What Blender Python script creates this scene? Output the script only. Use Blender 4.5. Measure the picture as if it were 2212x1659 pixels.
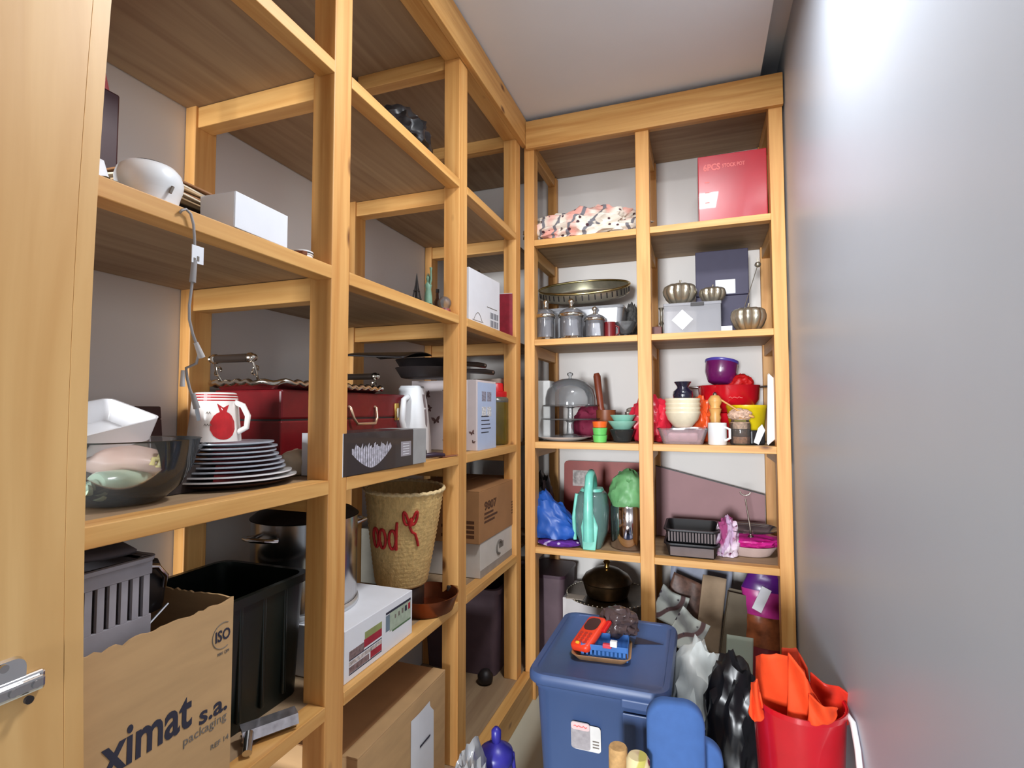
import bpy, bmesh, math, random
from mathutils import Vector, Matrix, noise
random.seed(7)
for o in list(bpy.data.objects): bpy.data.objects.remove(o, do_unlink=True)
scn = bpy.context.scene
COL = scn.collection
PI = math.pi

# ------------------------------------------------------------------ camera
F, YAW, PIT, ROLL = 1137.18, -0.34377, 0.048227, -0.00143
CAM = Vector((0.78, -2.3247, 1.306))
_f = Vector((math.sin(YAW)*math.cos(PIT), math.cos(YAW)*math.cos(PIT), math.sin(PIT)))
_r = Vector((math.cos(YAW), -math.sin(YAW), 0)); _u = _r.cross(_f)
RT = _r*math.cos(ROLL) + _u*math.sin(ROLL); UP = -_r*math.sin(ROLL) + _u*math.cos(ROLL); FW = _f
cd = bpy.data.cameras.new('camera'); cam = bpy.data.objects.new('camera', cd); COL.objects.link(cam)
cd.sensor_width = 36; cd.lens = F/2212*36; cd.clip_start = .01
cam.matrix_world = Matrix(((RT.x, UP.x, -FW.x, CAM.x), (RT.y, UP.y, -FW.y, CAM.y), (RT.z, UP.z, -FW.z, CAM.z), (0, 0, 0, 1)))
scn.camera = cam

# ------------------------------------------------------------------ world and lights
w = bpy.data.worlds.new('world'); scn.world = w; w.use_nodes = True
bg = w.node_tree.nodes['Background']; bg.inputs[0].default_value = (.86, .92, 1, 1); bg.inputs[1].default_value = .16
def area(name, loc, target, sx, sy, power, col):
    l = bpy.data.lights.new(name, 'AREA'); l.shape = 'RECTANGLE'; l.size = sx; l.size_y = sy; l.energy = power; l.color = col
    o = bpy.data.objects.new(name, l); COL.objects.link(o); o.location = loc
    o.rotation_euler = (Vector(target)-Vector(loc)).to_track_quat('-Z', 'Y').to_euler(); return o
area('ceiling_panel_lamp', (.82, -1.16, 2.655), (.82, -1.14, 0), .26, .26, 16, (.97, .985, 1))
area('far_window_daylight', (0.12, -8.0, 1.35), (0.45, 0, 1.1), .9, 1.5, 390, (.92, .96, 1))
scn.view_settings.view_transform = 'Standard'; scn.view_settings.look = 'None'
scn.view_settings.exposure = 0.6; scn.view_settings.gamma = 1; scn.view_settings.use_curve_mapping = False

# ------------------------------------------------------------------ pixel -> point on a real plane of the room
def P(px, py, x=None, y=None, z=None):
    d = FW + RT*((px-1106)/F) - UP*((py-829.5)/F)
    t = (x-CAM.x)/d.x if x is not None else (y-CAM.y)/d.y if y is not None else (z-CAM.z)/d.z
    return CAM + d*t
def mpp(p): return (Vector(p)-CAM).dot(FW)/F
def cbase(px, py, z, r):
    p = P(px, py, z=z); d = p-CAM; d.z = 0; d.normalize(); return p + d*r
def BK(p0, p1, pt, pb, y):      # things facing the camera on the far unit: x centre, width, z bottom, z top
    a = P(p0, (pt+pb)/2, y=y); b = P(p1, (pt+pb)/2, y=y); c = (p0+p1)/2
    return (a.x+b.x)/2, b.x-a.x, P(c, pb, y=y).z, P(c, pt, y=y).z
def LF(p0, p1, pt, pb, x):      # things on the long unit seen on a plane x: y centre, length, z bottom, z top
    a = P(p0, (pt+pb)/2, x=x); b = P(p1, (pt+pb)/2, x=x); c = (p0+p1)/2
    return (a.y+b.y)/2, b.y-a.y, P(c, pb, x=x).z, P(c, pt, x=x).z

# ------------------------------------------------------------------ materials
def lin(c):
    return tuple(((v/255)/12.92 if v/255 <= .04045 else ((v/255+.055)/1.055)**2.4) for v in c)
MATS = {}
def mat(name, rgb, rough=.55, metal=0, var=.1, scale=18, bump=0, trans=0, alpha=1, sheen=0, coat=0, stretch=(1, 1, 1)):
    if name in MATS: return MATS[name]
    m = bpy.data.materials.new(name); m.use_nodes = True; nt = m.node_tree; b = nt.nodes['Principled BSDF']
    c = lin(rgb)
    tc = nt.nodes.new('ShaderNodeTexCoord'); mp = nt.nodes.new('ShaderNodeMapping'); mp.inputs['Scale'].default_value = stretch
    n = nt.nodes.new('ShaderNodeTexNoise'); n.inputs['Scale'].default_value = scale; n.inputs['Detail'].default_value = 4
    r = nt.nodes.new('ShaderNodeValToRGB')
    r.color_ramp.elements[0].position = .3; r.color_ramp.elements[1].position = .7
    r.color_ramp.elements[0].color = tuple(max(0, v*(1-var)) for v in c)+(1,)
    r.color_ramp.elements[1].color = tuple(min(1, v*(1+var)) for v in c)+(1,)
    L = nt.links.new
    L(tc.outputs['Object'], mp.inputs[0]); L(mp.outputs[0], n.inputs['Vector']); L(n.outputs[0], r.inputs[0]); L(r.outputs[0], b.inputs['Base Color'])
    b.inputs['Roughness'].default_value = rough; b.inputs['Metallic'].default_value = metal
    b.inputs['Transmission Weight'].default_value = trans; b.inputs['Alpha'].default_value = alpha
    b.inputs['Coat Weight'].default_value = coat; b.inputs['Sheen Weight'].default_value = sheen
    if bump:
        bp = nt.nodes.new('ShaderNodeBump'); bp.inputs['Strength'].default_value = bump; bp.inputs['Distance'].default_value = .01
        L(n.outputs[0], bp.inputs['Height']); L(bp.outputs[0], b.inputs['Normal'])
    MATS[name] = m; return m
def wood(name, c0, c1, axis, rough=.5, knots=True, fine=1.0):
    m = bpy.data.materials.new(name); m.use_nodes = True; nt = m.node_tree; b = nt.nodes['Principled BSDF']; L = nt.links.new; N = nt.nodes.new
    tc = N('ShaderNodeTexCoord'); mp = N('ShaderNodeMapping'); s = [26*fine]*3; s[axis] = 1.1; mp.inputs['Scale'].default_value = s
    n = N('ShaderNodeTexNoise'); n.inputs['Scale'].default_value = 1.6; n.inputs['Detail'].default_value = 5; n.inputs['Distortion'].default_value = .6
    r = N('ShaderNodeValToRGB'); r.color_ramp.elements[0].position = .32; r.color_ramp.elements[1].position = .68
    r.color_ramp.elements[0].color = lin(c0)+(1,); r.color_ramp.elements[1].color = lin(c1)+(1,)
    L(tc.outputs['Object'], mp.inputs[0]); L(mp.outputs[0], n.inputs['Vector']); L(n.outputs[0], r.inputs[0])
    out = r.outputs[0]
    if knots:
        mp2 = N('ShaderNodeMapping'); s2 = [7.0]*3; s2[axis] = 3.2; mp2.inputs['Scale'].default_value = s2
        v = N('ShaderNodeTexVoronoi'); v.inputs['Scale'].default_value = 1.0; v.inputs['Randomness'].default_value = 1
        kr = N('ShaderNodeValToRGB'); kr.color_ramp.elements[0].position = .035; kr.color_ramp.elements[1].position = .10
        kr.color_ramp.elements[0].color = (1, 1, 1, 1); kr.color_ramp.elements[1].color = (0, 0, 0, 1)
        mx = N('ShaderNodeMix'); mx.data_type = 'RGBA'; mx.inputs[7].default_value = lin((112, 66, 28))+(1,)
        L(tc.outputs['Object'], mp2.inputs[0]); L(mp2.outputs[0], v.inputs['Vector']); L(v.outputs['Distance'], kr.inputs[0])
        L(kr.outputs[0], mx.inputs[0]); L(out, mx.inputs[6]); out = mx.outputs[2]
    L(out, b.inputs['Base Color']); b.inputs['Roughness'].default_value = rough
    bp = N('ShaderNodeBump'); bp.inputs['Strength'].default_value = .12; bp.inputs['Distance'].default_value = .004
    L(n.outputs[0], bp.inputs['Height']); L(bp.outputs[0], b.inputs['Normal'])
    MATS[name] = m; return m
def glass(name, rgb, body=.12, rough=.06, ior=1.45, ref=1.0):
    """thin clear glass or plastic: light passes, the surface mirrors by Fresnel, a little body colour"""
    if name in MATS: return MATS[name]
    m = bpy.data.materials.new(name); m.use_nodes = True; nt = m.node_tree; N = nt.nodes.new; L = nt.links.new
    nt.nodes.remove(nt.nodes['Principled BSDF']); out = nt.nodes['Material Output']
    t = N('ShaderNodeBsdfTransparent'); c = lin(rgb); t.inputs[0].default_value = tuple(.76+.24*v for v in c)+(1,)
    d = N('ShaderNodeBsdfDiffuse'); d.inputs[0].default_value = c+(1,)
    g = N('ShaderNodeBsdfGlossy'); g.inputs['Roughness'].default_value = rough
    a = N('ShaderNodeMixShader'); a.inputs[0].default_value = body; L(t.outputs[0], a.inputs[1]); L(d.outputs[0], a.inputs[2])
    fr = N('ShaderNodeFresnel'); fr.inputs[0].default_value = ior
    k = N('ShaderNodeMixShader'); L(fr.outputs[0], k.inputs[0]); L(a.outputs[0], k.inputs[1]); L(g.outputs[0], k.inputs[2]); L(k.outputs[0], out.inputs[0])
    MATS[name] = m; return m
PX = wood('pine_along_x', (200, 142, 74), (226, 176, 106), 0); PY = wood('pine_along_y', (200, 142, 74), (226, 176, 106), 1)
PZ = wood('pine_upright', (202, 140, 72), (226, 172, 102), 2)
PLYX = wood('plywood_along_x', (146, 118, 90), (170, 144, 112), 0, .65, False, .8); PLYY = wood('plywood_along_y', (146, 118, 90), (170, 144, 112), 1, .65, False, .8)
DOORW = wood('pale_pine_door', (212, 162, 98), (234, 190, 126), 2, .42, True, .35)
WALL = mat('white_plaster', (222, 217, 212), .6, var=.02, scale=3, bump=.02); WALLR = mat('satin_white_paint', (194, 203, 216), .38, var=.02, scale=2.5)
CEIL = mat('white_ceiling_paint', (232, 234, 238), .7, var=.02, scale=3); FLOOR = mat('pale_tile', (200, 200, 184), .35, var=.05, scale=5)
WHITE = mat('white_card', (232, 234, 240), .6, var=.02); WHITEP = mat('white_plastic', (234, 236, 238), .3, var=.02, coat=.2)
CERAM = mat('white_ceramic', (230, 230, 232), .18, var=.02, coat=.5); BLACK = mat('black_plastic', (26, 25, 28), .4, var=.15)
DARK = mat('dark_coating', (34, 28, 28), .5, var=.2); KRAFT = mat('kraft_cardboard', (196, 158, 112), .8, var=.07, scale=9, stretch=(1, 1, 5))
KRAFTD = mat('brown_cardboard', (168, 120, 76), .8, var=.09, scale=9); INK = mat('blue_black_print', (44, 44, 62), .7, var=.1)
INKB = mat('brown_print', (88, 52, 26), .7, var=.25, scale=60); GREYINK = mat('grey_print', (120, 112, 104), .7, var=.2, scale=60)
SILVER = mat('silver', (214, 208, 196), .18, 1, var=.15, scale=30); STEEL = mat('stainless_steel', (190, 188, 188), .22, 1, var=.08, scale=8)
CHROME = mat('chrome', (222, 222, 224), .08, 1, var=.04); BRASS = mat('brass', (206, 168, 92), .25, 1, var=.1)
OLDSIL = mat('antique_silver', (186, 178, 160), .3, .85, var=.15, scale=25)
RED = mat('red_plastic', (190, 18, 34), .25, var=.06, coat=.4); GLS = glass('clear_glass', (224, 230, 232), .05); GLSG = glass('smoky_clear_glass', (196, 200, 204), .16)
CRYS = glass('cut_crystal', (215, 215, 222), .16, .08, 1.6); PLAS = glass('clear_plastic', (206, 208, 214), .35, .2)

# ------------------------------------------------------------------ mesh tools
class MB:
    def __init__(s): s.v = []; s.f = []
    def add(s, vs, fs, M=None):
        o = len(s.v); s.v += [tuple((M @ Vector(v)) if M else v) for v in vs]; s.f += [tuple(i+o for i in f) for f in fs]; return s
    def box(s, x0, x1, y0, y1, z0, z1, M=None):
        return s.add([(x0, y0, z0), (x1, y0, z0), (x1, y1, z0), (x0, y1, z0), (x0, y0, z1), (x1, y0, z1), (x1, y1, z1), (x0, y1, z1)],
                     [(3, 2, 1, 0), (4, 5, 6, 7), (0, 1, 5, 4), (1, 2, 6, 5), (2, 3, 7, 6), (3, 0, 4, 7)], M)
    def loft(s, loops, M=None, caps=(True, True), close=False):
        n = len(loops[0]); vs = [p for l in loops for p in l]; fs = []
        for k in range(len(loops)-1+(1 if close else 0)):
            a = k*n; b = ((k+1) % len(loops))*n
            fs += [(a+i, a+(i+1) % n, b+(i+1) % n, b+i) for i in range(n)]
        if not close:
            if caps[0]: fs.append(tuple(range(n-1, -1, -1)))
            if caps[1]: fs.append(tuple(range((len(loops)-1)*n, len(loops)*n)))
        return s.add(vs, fs, M)
    def lathe(s, prof, seg=36, M=None, caps=(True, True), lobes=0, amp=0, phase=0):
        def rr(r, a): return r*(1+amp*abs(math.cos(lobes*a/2+phase))) if lobes else r
        return s.loft([[(rr(r, 2*PI*i/seg)*math.cos(2*PI*i/seg), rr(r, 2*PI*i/seg)*math.sin(2*PI*i/seg), z) for i in range(seg)] for r, z in prof], M, caps)
    def tube(s, pts, r, seg=8, M=None, closed=False):
        pts = [Vector(p) for p in pts]; n = len(pts); loops = []; prev = None
        for i, p in enumerate(pts):
            d = (pts[(i+1) % n]-pts[i-1]) if closed else (pts[min(i+1, n-1)]-pts[max(i-1, 0)])
            d.normalize()
            if prev is None:
                a = Vector((0, 0, 1)) if abs(d.z) < .9 else Vector((1, 0, 0)); u = d.cross(a).normalized()
            else: u = (prev - d*prev.dot(d)).normalized()
            prev = u; q = d.cross(u); rad = r[i] if isinstance(r, (list, tuple)) else r
            loops.append([tuple(p+u*rad*math.cos(2*PI*k/seg)+q*rad*math.sin(2*PI*k/seg)) for k in range(seg)])
        return s.loft(loops, M, close=closed)
    def prism(s, poly, h0, h1, ax='z', M=None):
        t = {'z': lambda a, b, h: (a, b, h), 'x': lambda a, b, h: (h, a, b), 'y': lambda a, b, h: (a, h, b)}[ax]
        return s.loft([[t(a, b, h0) for a, b in poly], [t(a, b, h1) for a, b in poly]], M)
    def grid(s, fn, nu, nv, M=None, thick=0):
        vs = [tuple(fn(i/nu, j/nv)) for j in range(nv+1) for i in range(nu+1)]
        fs = [(j*(nu+1)+i, j*(nu+1)+i+1, (j+1)*(nu+1)+i+1, (j+1)*(nu+1)+i) for j in range(nv) for i in range(nu)]
        return s.add(vs, fs, M)
    def blob(s, sx, sy, sz, seed=0, amp=.25, freq=2.2, ridge=True, sub=4, flat=-.75, M=None, fz=1):
        bm = bmesh.new(); bmesh.ops.create_icosphere(bm, subdivisions=sub, radius=1); off = Vector((seed*3.7, seed*1.3, seed*2.1))
        for v in bm.verts:
            d = v.co.copy(); q = Vector((d.x, d.y, d.z*fz))*freq+off; n = noise.noise(q)
            if ridge: n = (1-2.2*abs(n))*.7+.5*(1-2*abs(noise.noise(q*2.3)))+.18*(1-2*abs(noise.noise(q*5.1)))-.45
            else: n += .5*noise.noise(q*2.1)
            v.co = d*(1+amp*n); v.co.z = max(d.z*(1+.55*amp*n) if fz > 1 else v.co.z, flat)
            v.co = Vector((v.co.x*sx, v.co.y*sy, (v.co.z-flat)*sz/(1-flat)))
        vs = [tuple(v.co) for v in bm.verts]; fs = [tuple(x.index for x in f.verts) for f in bm.faces]; bm.free(); return s.add(vs, fs, M)
    def obj(s, name, m, parent=None, loc=None, rot=None, bevel=0, smooth=False, solid=0, kind=None, sub=0):
        me = bpy.data.meshes.new(name); me.from_pydata(s.v, [], s.f); me.validate()
        bm = bmesh.new(); bm.from_mesh(me); bmesh.ops.recalc_face_normals(bm, faces=bm.faces)
        if bevel:
            es = [e for e in bm.edges if len(e.link_faces) == 2 and e.calc_face_angle() > .5]
            bmesh.ops.bevel(bm, geom=es, offset=bevel, segments=2, profile=.5, affect='EDGES', clamp_overlap=True)
        if smooth:
            for f in bm.faces: f.smooth = True
            for e in bm.edges:
                if len(e.link_faces) == 2 and e.calc_face_angle() > .9: e.smooth = False
        bm.to_mesh(me); bm.free(); me.materials.append(m)
        o = bpy.data.objects.new(name, me); COL.objects.link(o)
        if parent: o.parent = parent
        if loc: o.location = loc
        if rot: o.rotation_euler = rot
        if solid:
            md = o.modifiers.new('thickness', 'SOLIDIFY'); md.thickness = solid; md.offset = 0
        if kind: o['kind'] = kind
        return o
def tag(o, label, cat, group=None):
    o['label'] = label; o['category'] = cat
    if group: o['group'] = group
    return o
def thing(name, label, cat, loc, rotz=0, group=None, rot=None):
    o = bpy.data.objects.new(name, None); COL.objects.link(o); o.empty_display_size = .05
    o.location = loc; o.rotation_euler = rot or (0, 0, rotz); return tag(o, label, cat, group)
def struct(o): o['kind'] = 'structure'; return o
def bx(name, m, parent, x0, x1, y0, y1, z0, z1, bevel=.002, **k): return MB().box(x0, x1, y0, y1, z0, z1).obj(name, m, parent, bevel=bevel, **k)
def rr(w, d, r, z, n=5, cx=0, cy=0):
    pts = []
    for qx, qy, a0 in ((1, 1, 0), (-1, 1, 90), (-1, -1, 180), (1, -1, 270)):
        for k in range(n+1):
            a = math.radians(a0+90*k/n); pts.append((cx+qx*(w/2-r)+r*math.cos(a), cy+qy*(d/2-r)+r*math.sin(a), z))
    return pts
FX = Matrix(((0, 0, 1, 0), (1, 0, 0, 0), (0, 1, 0, 0), (0, 0, 0, 1)))       # lettering frame on a face looking +x
FY = Matrix(((1, 0, 0, 0), (0, 0, -1, 0), (0, 1, 0, 0), (0, 0, 0, 1)))      # on a face looking -y
def text(s, size, m, parent, frame, loc, name='lettering', bold=0, shear=0, width=None):
    c = bpy.data.curves.new(name, 'FONT'); c.body = s; c.size = size; c.extrude = .0003; c.offset = bold; c.shear = shear; c.resolution_u = 3
    t = bpy.data.objects.new('t', c); COL.objects.link(t); bpy.context.view_layer.update()
    me = bpy.data.meshes.new_from_object(t.evaluated_get(bpy.context.evaluated_depsgraph_get()))
    bpy.data.objects.remove(t); bpy.data.curves.remove(c)
    if width:
        xs = [v.co.x for v in me.vertices]; k = width/(max(xs)-min(xs))
        for v in me.vertices: v.co.x *= k
    me.transform(Matrix.Translation(loc) @ frame); me.name = name; me.materials.clear(); me.materials.append(m)
    o = bpy.data.objects.new(name, me); COL.objects.link(o); o.parent = parent; return o
def copy_thing(o, loc, rotz, label):
    c = o.copy(); COL.objects.link(c); c.location = loc; c.rotation_euler = (0, 0, rotz); c['label'] = label
    for ch in list(o.children):
        k = ch.copy(); COL.objects.link(k); k.parent = c
    return c

# ================================================================== THE ROOM
YF = -3.1
struct(bx('floor', FLOOR, None, -.6, 1.3, YF, .6, -.06, 0, 0))
struct(bx('wall_left', WALL, None, -.56, -.47, YF, .54, 0, 2.86, 0))
struct(bx('wall_back', WALL, None, -.47, 1.12, .45, .54, 0, 2.86, 0))
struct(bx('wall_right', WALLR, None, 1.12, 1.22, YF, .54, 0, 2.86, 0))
struct(bx('ceiling', CEIL, None, -.47, 1.036, YF, .45, 2.682, 2.72, 0))
struct(bx('trim_1', CEIL, None, -.56, 1.22, YF, .54, 2.78, 2.84, 0))

struct(bx('added_shade_header', WALL, None, -.47, 1.12, -2.78, -2.66, 2.05, 2.682, 0))  # unseen header behind the camera, added to shade the upper far shelves
# door leaf at the left edge of the doorway
d1 = bpy.data.objects.new('door_1', None); COL.objects.link(d1); d1['kind'] = 'structure'; d1.location = (.03, -1.85, 0)
d1['label'] = 'pale pine door panel with a steel hinge close to the camera'
def bow(z): return .016*(1-((z-1.36)/.62)**2) if abs(z-1.36) < .9 else .016*(1-(.9/.62)**2)
zs = [0, .4] + [.5+.09*i for i in range(20)] + [2.4]
MB().loft([[(-.025, -.62, z), (.0, -.62, z), (0, -.022-bow(z), z), (-.025, -.022-bow(z), z)] for z in zs]).obj('panel', DOORW, d1)
MB().loft([[(-.025, -.0215-bow(z), z), (.0005, -.0215-bow(z), z), (.0005, -bow(z), z), (-.025, -bow(z), z)] for z in zs]).obj('edge_strip', DOORW, d1)
hg = MB(); hg.box(0, .008, -.13, -.055, .975, .998); hg.obj('hinge', CHROME, d1, bevel=.003)
hinge = d1.children[-1]
MB().box(.008, .014, -.125, -.058, .979, .994).obj('hinge_arm', STEEL, hinge, bevel=.004)
MB().loft([rr(.045, .055, .012, 0), rr(.042, .052, .012, .006)], M=Matrix.Translation((0, -.1, 1.0)) @ Matrix.Rotation(PI/2, 4, 'Y')).obj('hinge_plate', CHROME, hinge, smooth=True)
for yy, zz in ((-.068, .9865), (-.09, .9865), (-.112, .9865), (-.1, 1.018), (-.075, .972)):
    MB().lathe([(.0045, 0), (.0045, .004)], 12, M=Matrix.Translation((.012, yy, zz)) @ Matrix.Rotation(PI/2, 4, 'Y')).obj('screw', DARK if zz < .98 else STEEL, hinge)

# ------------------------------------------------------------------ shelving
LZ = [(.660, .630), (1.149, 1.118), (1.632, 1.6015), (2.110, 2.081)]; LT = 2.578
BZ = [(.681, .6525), (1.157, 1.128), (1.6295, 1.602), (2.098, 2.07)]
su = thing('shelving_unit', 'long open pine shelving unit along the left wall', 'shelves', (0, 0, 0))
posts = [(-1.93, -1.865), (-1.354, -1.291), (-.688, -.622), (-.09, -.027)]
for a, b in posts:
    bx('post', PZ, su, -.06, 0, a, b, .12, 2.55); bx('rear_post', PZ, su, -.468, -.432, a, b, .12, 2.55)
for t, bt in LZ:
    bx('shelf_board', PLYY, su, -.466, -.045, -1.93, .44, t-.020, t-.001, .001)
    for (a0, a1), (b0, b1) in zip(posts[:-1], posts[1:]): bx('front_rail', PY, su, -.045, .001, a1, b0, bt, t, .0015)
    for a, b in posts: bx('cross_bar', PX, su, -.432, -.06, a+.006, b-.012, t-.075, t-.021)
bx('shelf_board', PLYY, su, -.466, 0, -2.0, .44, LT, LT+.018, .001)
for a, b in posts: bx('cross_bar', PX, su, -.432, -.06, a+.006, b-.012, LT-.055, LT)
bx('fascia', PY, su, .001, .024, -2.2, -.001, 2.546, 2.676)
bx('top_rail', PY, su, -.06, 0, -2.0, -.03, 2.55, LT)
bx('bottom_board', PLYY, su, -.466, .0, -2.0, .44, .1, .12, .001); bx('plinth', PY, su, 0, .045, -2.1, -.002, 0, .12)

fu = thing('shelving_unit', 'narrow open pine shelving unit across the far wall', 'shelves', (0, 0, 0))
bposts = [(.010, .059), (.527, .585), (1.061, 1.112)]
for a, b in bposts:
    bx('post', PZ, fu, a, b, 0, .06, .0, 2.55); bx('rear_post', PZ, fu, a, b, .415, .448, 0, 2.57)
for t, bt in BZ:
    bx('shelf_board', PLYX, fu, .002, 1.112, .045, .446, t-.020, t-.001, .001)
    for (a0, a1), (b0, b1) in zip(bposts[:-1], bposts[1:]): bx('front_rail', PX, fu, a1, b0, -.001, .045, bt, t, .0015)
    for a, b in bposts: bx('cross_bar', PY, fu, a+.006, b-.008, .06, .415, t-.075, t-.021)
bx('shelf_board', PLYX, fu, .026, 1.112, 0, .446, LT, LT+.018, .001)
for a, b in bposts: bx('cross_bar', PY, fu, a+.006, b-.008, .06, .415, LT-.055, LT)
bx('fascia', PX, fu, .025, 1.114, -.023, -.001, 2.53, 2.662); bx('top_rail', PX, fu, .06, 1.112, 0, .06, 2.55, LT)

# ================================================================== THINGS ON THE LONG UNIT
def carton(name, label, cat, x0, x1, y0, y1, z0, z1, m, tape=None, group=None, rotz=0, gap=.004):
    cx, cy = (x0+x1)/2, (y0+y1)/2; sx, sy, h = (x1-x0)/2, (y1-y0)/2, z1-z0
    t = thing(name, label, cat, (cx, cy, z0), rotz, group)
    bx('body', m, t, -sx, sx, -sy, sy, 0, h-.003, .002)
    bx('flap', m, t, -sx, -gap/2, -sy, sy, h-.003, h, .0008); bx('flap', m, t, gap/2, sx, -sy, sy, h-.003, h, .0008)
    if tape: bx('tape', tape, t, -.022, .022, -sy-.0006, sy+.0006, h, h+.0008, 0)
    return t
# ---- top shelf of the long unit
y, L_, zb, zt = LF(868, 962, 262, 340, -.1)
tag(MB().blob(.09, .10, .16, 3, .35, 2.4).obj('crumpled_bag', BLACK, None, (-.14, -.86, 2.111), (0, 0, .4), smooth=True), 'crumpled black bag on the top shelf of the left unit', 'bag')

# ---- shelf with white box, cable, statuettes (z 1.632)
Z4 = 1.6325
t = thing('gift_box', 'long white cardboard box at the shelf edge beside the hanging cable', 'box', (-.03, -1.555, Z4), .035)
bx('body', WHITE, t, -.052, .03, -.066, .066, 0, .066, .001); bx('end_flap', WHITE, t, -.050, .028, -.0668, -.066, .002, .064, .0003)
# white rounded appliance
t = thing('electric_burner', 'white rounded electric appliance with a flat dark top', 'appliance', (-.05, -1.738, Z4)); t.scale = (.86, .86, .80)
MB().lathe([(.040, 0), (.046, .003), (.047, .012), (.0475, .014), (.049, .022), (.051, .03)], 40).obj('base', WHITEP, t, smooth=True)
MB().lathe([(.0505, .028), (.054, .04), (.055, .052), (.051, .068), (.043, .078), (.034, .082)], 40).obj('body', WHITEP, t, smooth=True)
MB().lathe([(.033, .0815), (.032, .084), (.001, .0845)], 30).obj('top_plate', DARK, t, smooth=True)
MB().tube([(.054, .0, .02), (.0555, .004, .034)], .003).obj('switch', GREYINK, t)
# kraft envelopes on a black box
tag(MB().loft([rr(.10, .16, .008, 0), rr(.10, .16, .008, .05)]).obj('black_box', BLACK, None, (-.16, -1.60, Z4), (0, 0, .05), bevel=.002), 'black box under the brown envelopes', 'box')
for i in range(6):
    tag(MB().box(-.055, .055, -.09, .09, 0, .0035).obj('envelope', mat('envelope_%d' % (i % 3), ((196, 166, 128), (228, 214, 190), (150, 104, 66))[i % 3], .8, var=.06), None,
        (-.15+.004*(i % 2), -1.605-.006*i, Z4+.0535+.0062*i), (.0, .02, .1+.06*math.sin(i*2.1)), bevel=.0008),
        ('lowest', 'second lowest', 'third lowest', 'third highest', 'second highest', 'topmost')[i]+' of the paper envelopes stacked on the black box', 'envelope', 'paper envelopes')
# white packet, folders and pink paper at the far left
def wv(u, v): return (-.012-.02*v, .055*u, .008+.045*v-.006*u+.003*math.sin(5*u))
t = thing('paper_packet', 'open white paper packet at the door end of the shelf', 'packet', (-.02, -1.862, Z4), 0)
MB().grid(wv, 12, 8).obj('paper', WHITE, t, solid=.003, smooth=True); MB().blob(.02, .04, .016, 5, .4, 4).obj('filling', mat('grey_straw', (132, 126, 104), .9, var=.4, scale=70), t, (-.03, .045, 0))
tag(bx('standing_picture', mat('mauve_brown_frame', (112, 84, 88), .5), None, -.012, .012, -.09, .07, 0, .262, .003), 'thin mauve-brown photo frame edge standing near the door', 'frame').location = (-.34, -1.685, Z4)
tag(bx('album', mat('dark_maroon_cover', (62, 26, 32), .5), None, -.018, .018, -.1, .075, 0, .29, .004), 'dark maroon album standing upright beside the photo frame', 'album').location = (-.30, -1.712, Z4)
def pk(u, v): return (.012*math.sin(5*u)*v-.01*v, .12*u-.12, .10*v*(1-.35*u)+.01*math.sin(7*u))
tag(MB().grid(pk, 14, 8).obj('tissue_paper', mat('pink_tissue', (226, 118, 122), .7), None, (-.30, -1.645, Z4+.285), smooth=True, solid=.002), 'pink tissue paper sticking up above the maroon album', 'paper')
# tin lid beside post
t = thing('tin_lid', 'small round white tin standing beside the first post', 'tin', (-.045, -1.398, Z4))
MB().lathe([(.020, 0), (.022, .001), (.022, .014), (.0235, .0145), (.0235, .022), (.021, .023)], 32).obj('body', WHITEP, t, smooth=True)
MB().lathe([(.0238, .0165), (.0241, .017), (.0241, .0185), (.0238, .019)], 32, caps=(False, False)).obj('band', DARK, t)
tag(MB().prism([(0, 0), (.02, .003), (.026, .012), (.012, .018), (.002, .012)], 0, .01, 'z').obj('wood_chip', mat('reddish_bark', (128, 74, 46), .8), None, (-.025, -1.445, Z4), bevel=.002), 'small brown chip of bark lying beside the white tin', 'wood')
# hanging cable
t = thing('charging_cable', 'grey cable with label tag and plugs hanging over the shelf edge', 'cable', (.006, -1.7, Z4))
def cp(px, py, x=.008): q = P(px, py, x=x); return (q.x-.006, q.y+1.7, q.z-Z4)
CAB = mat('grey_rubber', (150, 146, 146), .5)
MB().tube([cp(380, 470, -.03), cp(386, 462, -.005), cp(393, 454, .008), cp(402, 452), cp(412, 462), cp(418, 485), cp(420, 510), cp(421, 540), cp(419, 575), cp(414, 620), cp(409, 660), cp(409, 690), cp(416, 720), cp(424, 742), cp(431, 760), cp(424, 785, 0), cp(402, 795, -.01), cp(404, 815, -.012), cp(410, 840, -.012), cp(418, 860, -.012)], .0022, 8).obj('cord', CAB, t, smooth=True)
MB().tube([cp(420, 562), cp(416, 610)], [.0042, .0048], 10).obj('strain_relief', CAB, t, smooth=True)
MB().tube([cp(423, 740), cp(436, 772)], [.0035, .0055], 10).obj('plug', mat('pale_rubber', (190, 186, 184), .5), t, smooth=True)
MB().tube([cp(416, 850, -.012), cp(425, 882, -.012)], [.0038, .0052], 10).obj('plug', CAB, t, smooth=True)
MB().tube([cp(425, 882, -.012), cp(430, 908, -.012)], .0042, 4).obj('connector', STEEL, t)
MB().tube([cp(395, 800, -.012), cp(394, 835, -.012)], [.0028, .004], 8).obj('plug', mat('pale_rubber', 0), t, smooth=True)
q0 = cp(412, 566); q1 = cp(438, 536)
tg = MB().box(.003, .0045, q0[1], q1[1], q0[2], q1[2]).obj('label_tag', WHITE, t)
for k in range(2): MB().box(.0046, .005, q0[1]+.003+.006*k, q0[1]+.007+.006*k, q0[2]+.004, q0[2]+.008+.004*k).obj('print', GREYINK, tg)
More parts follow.
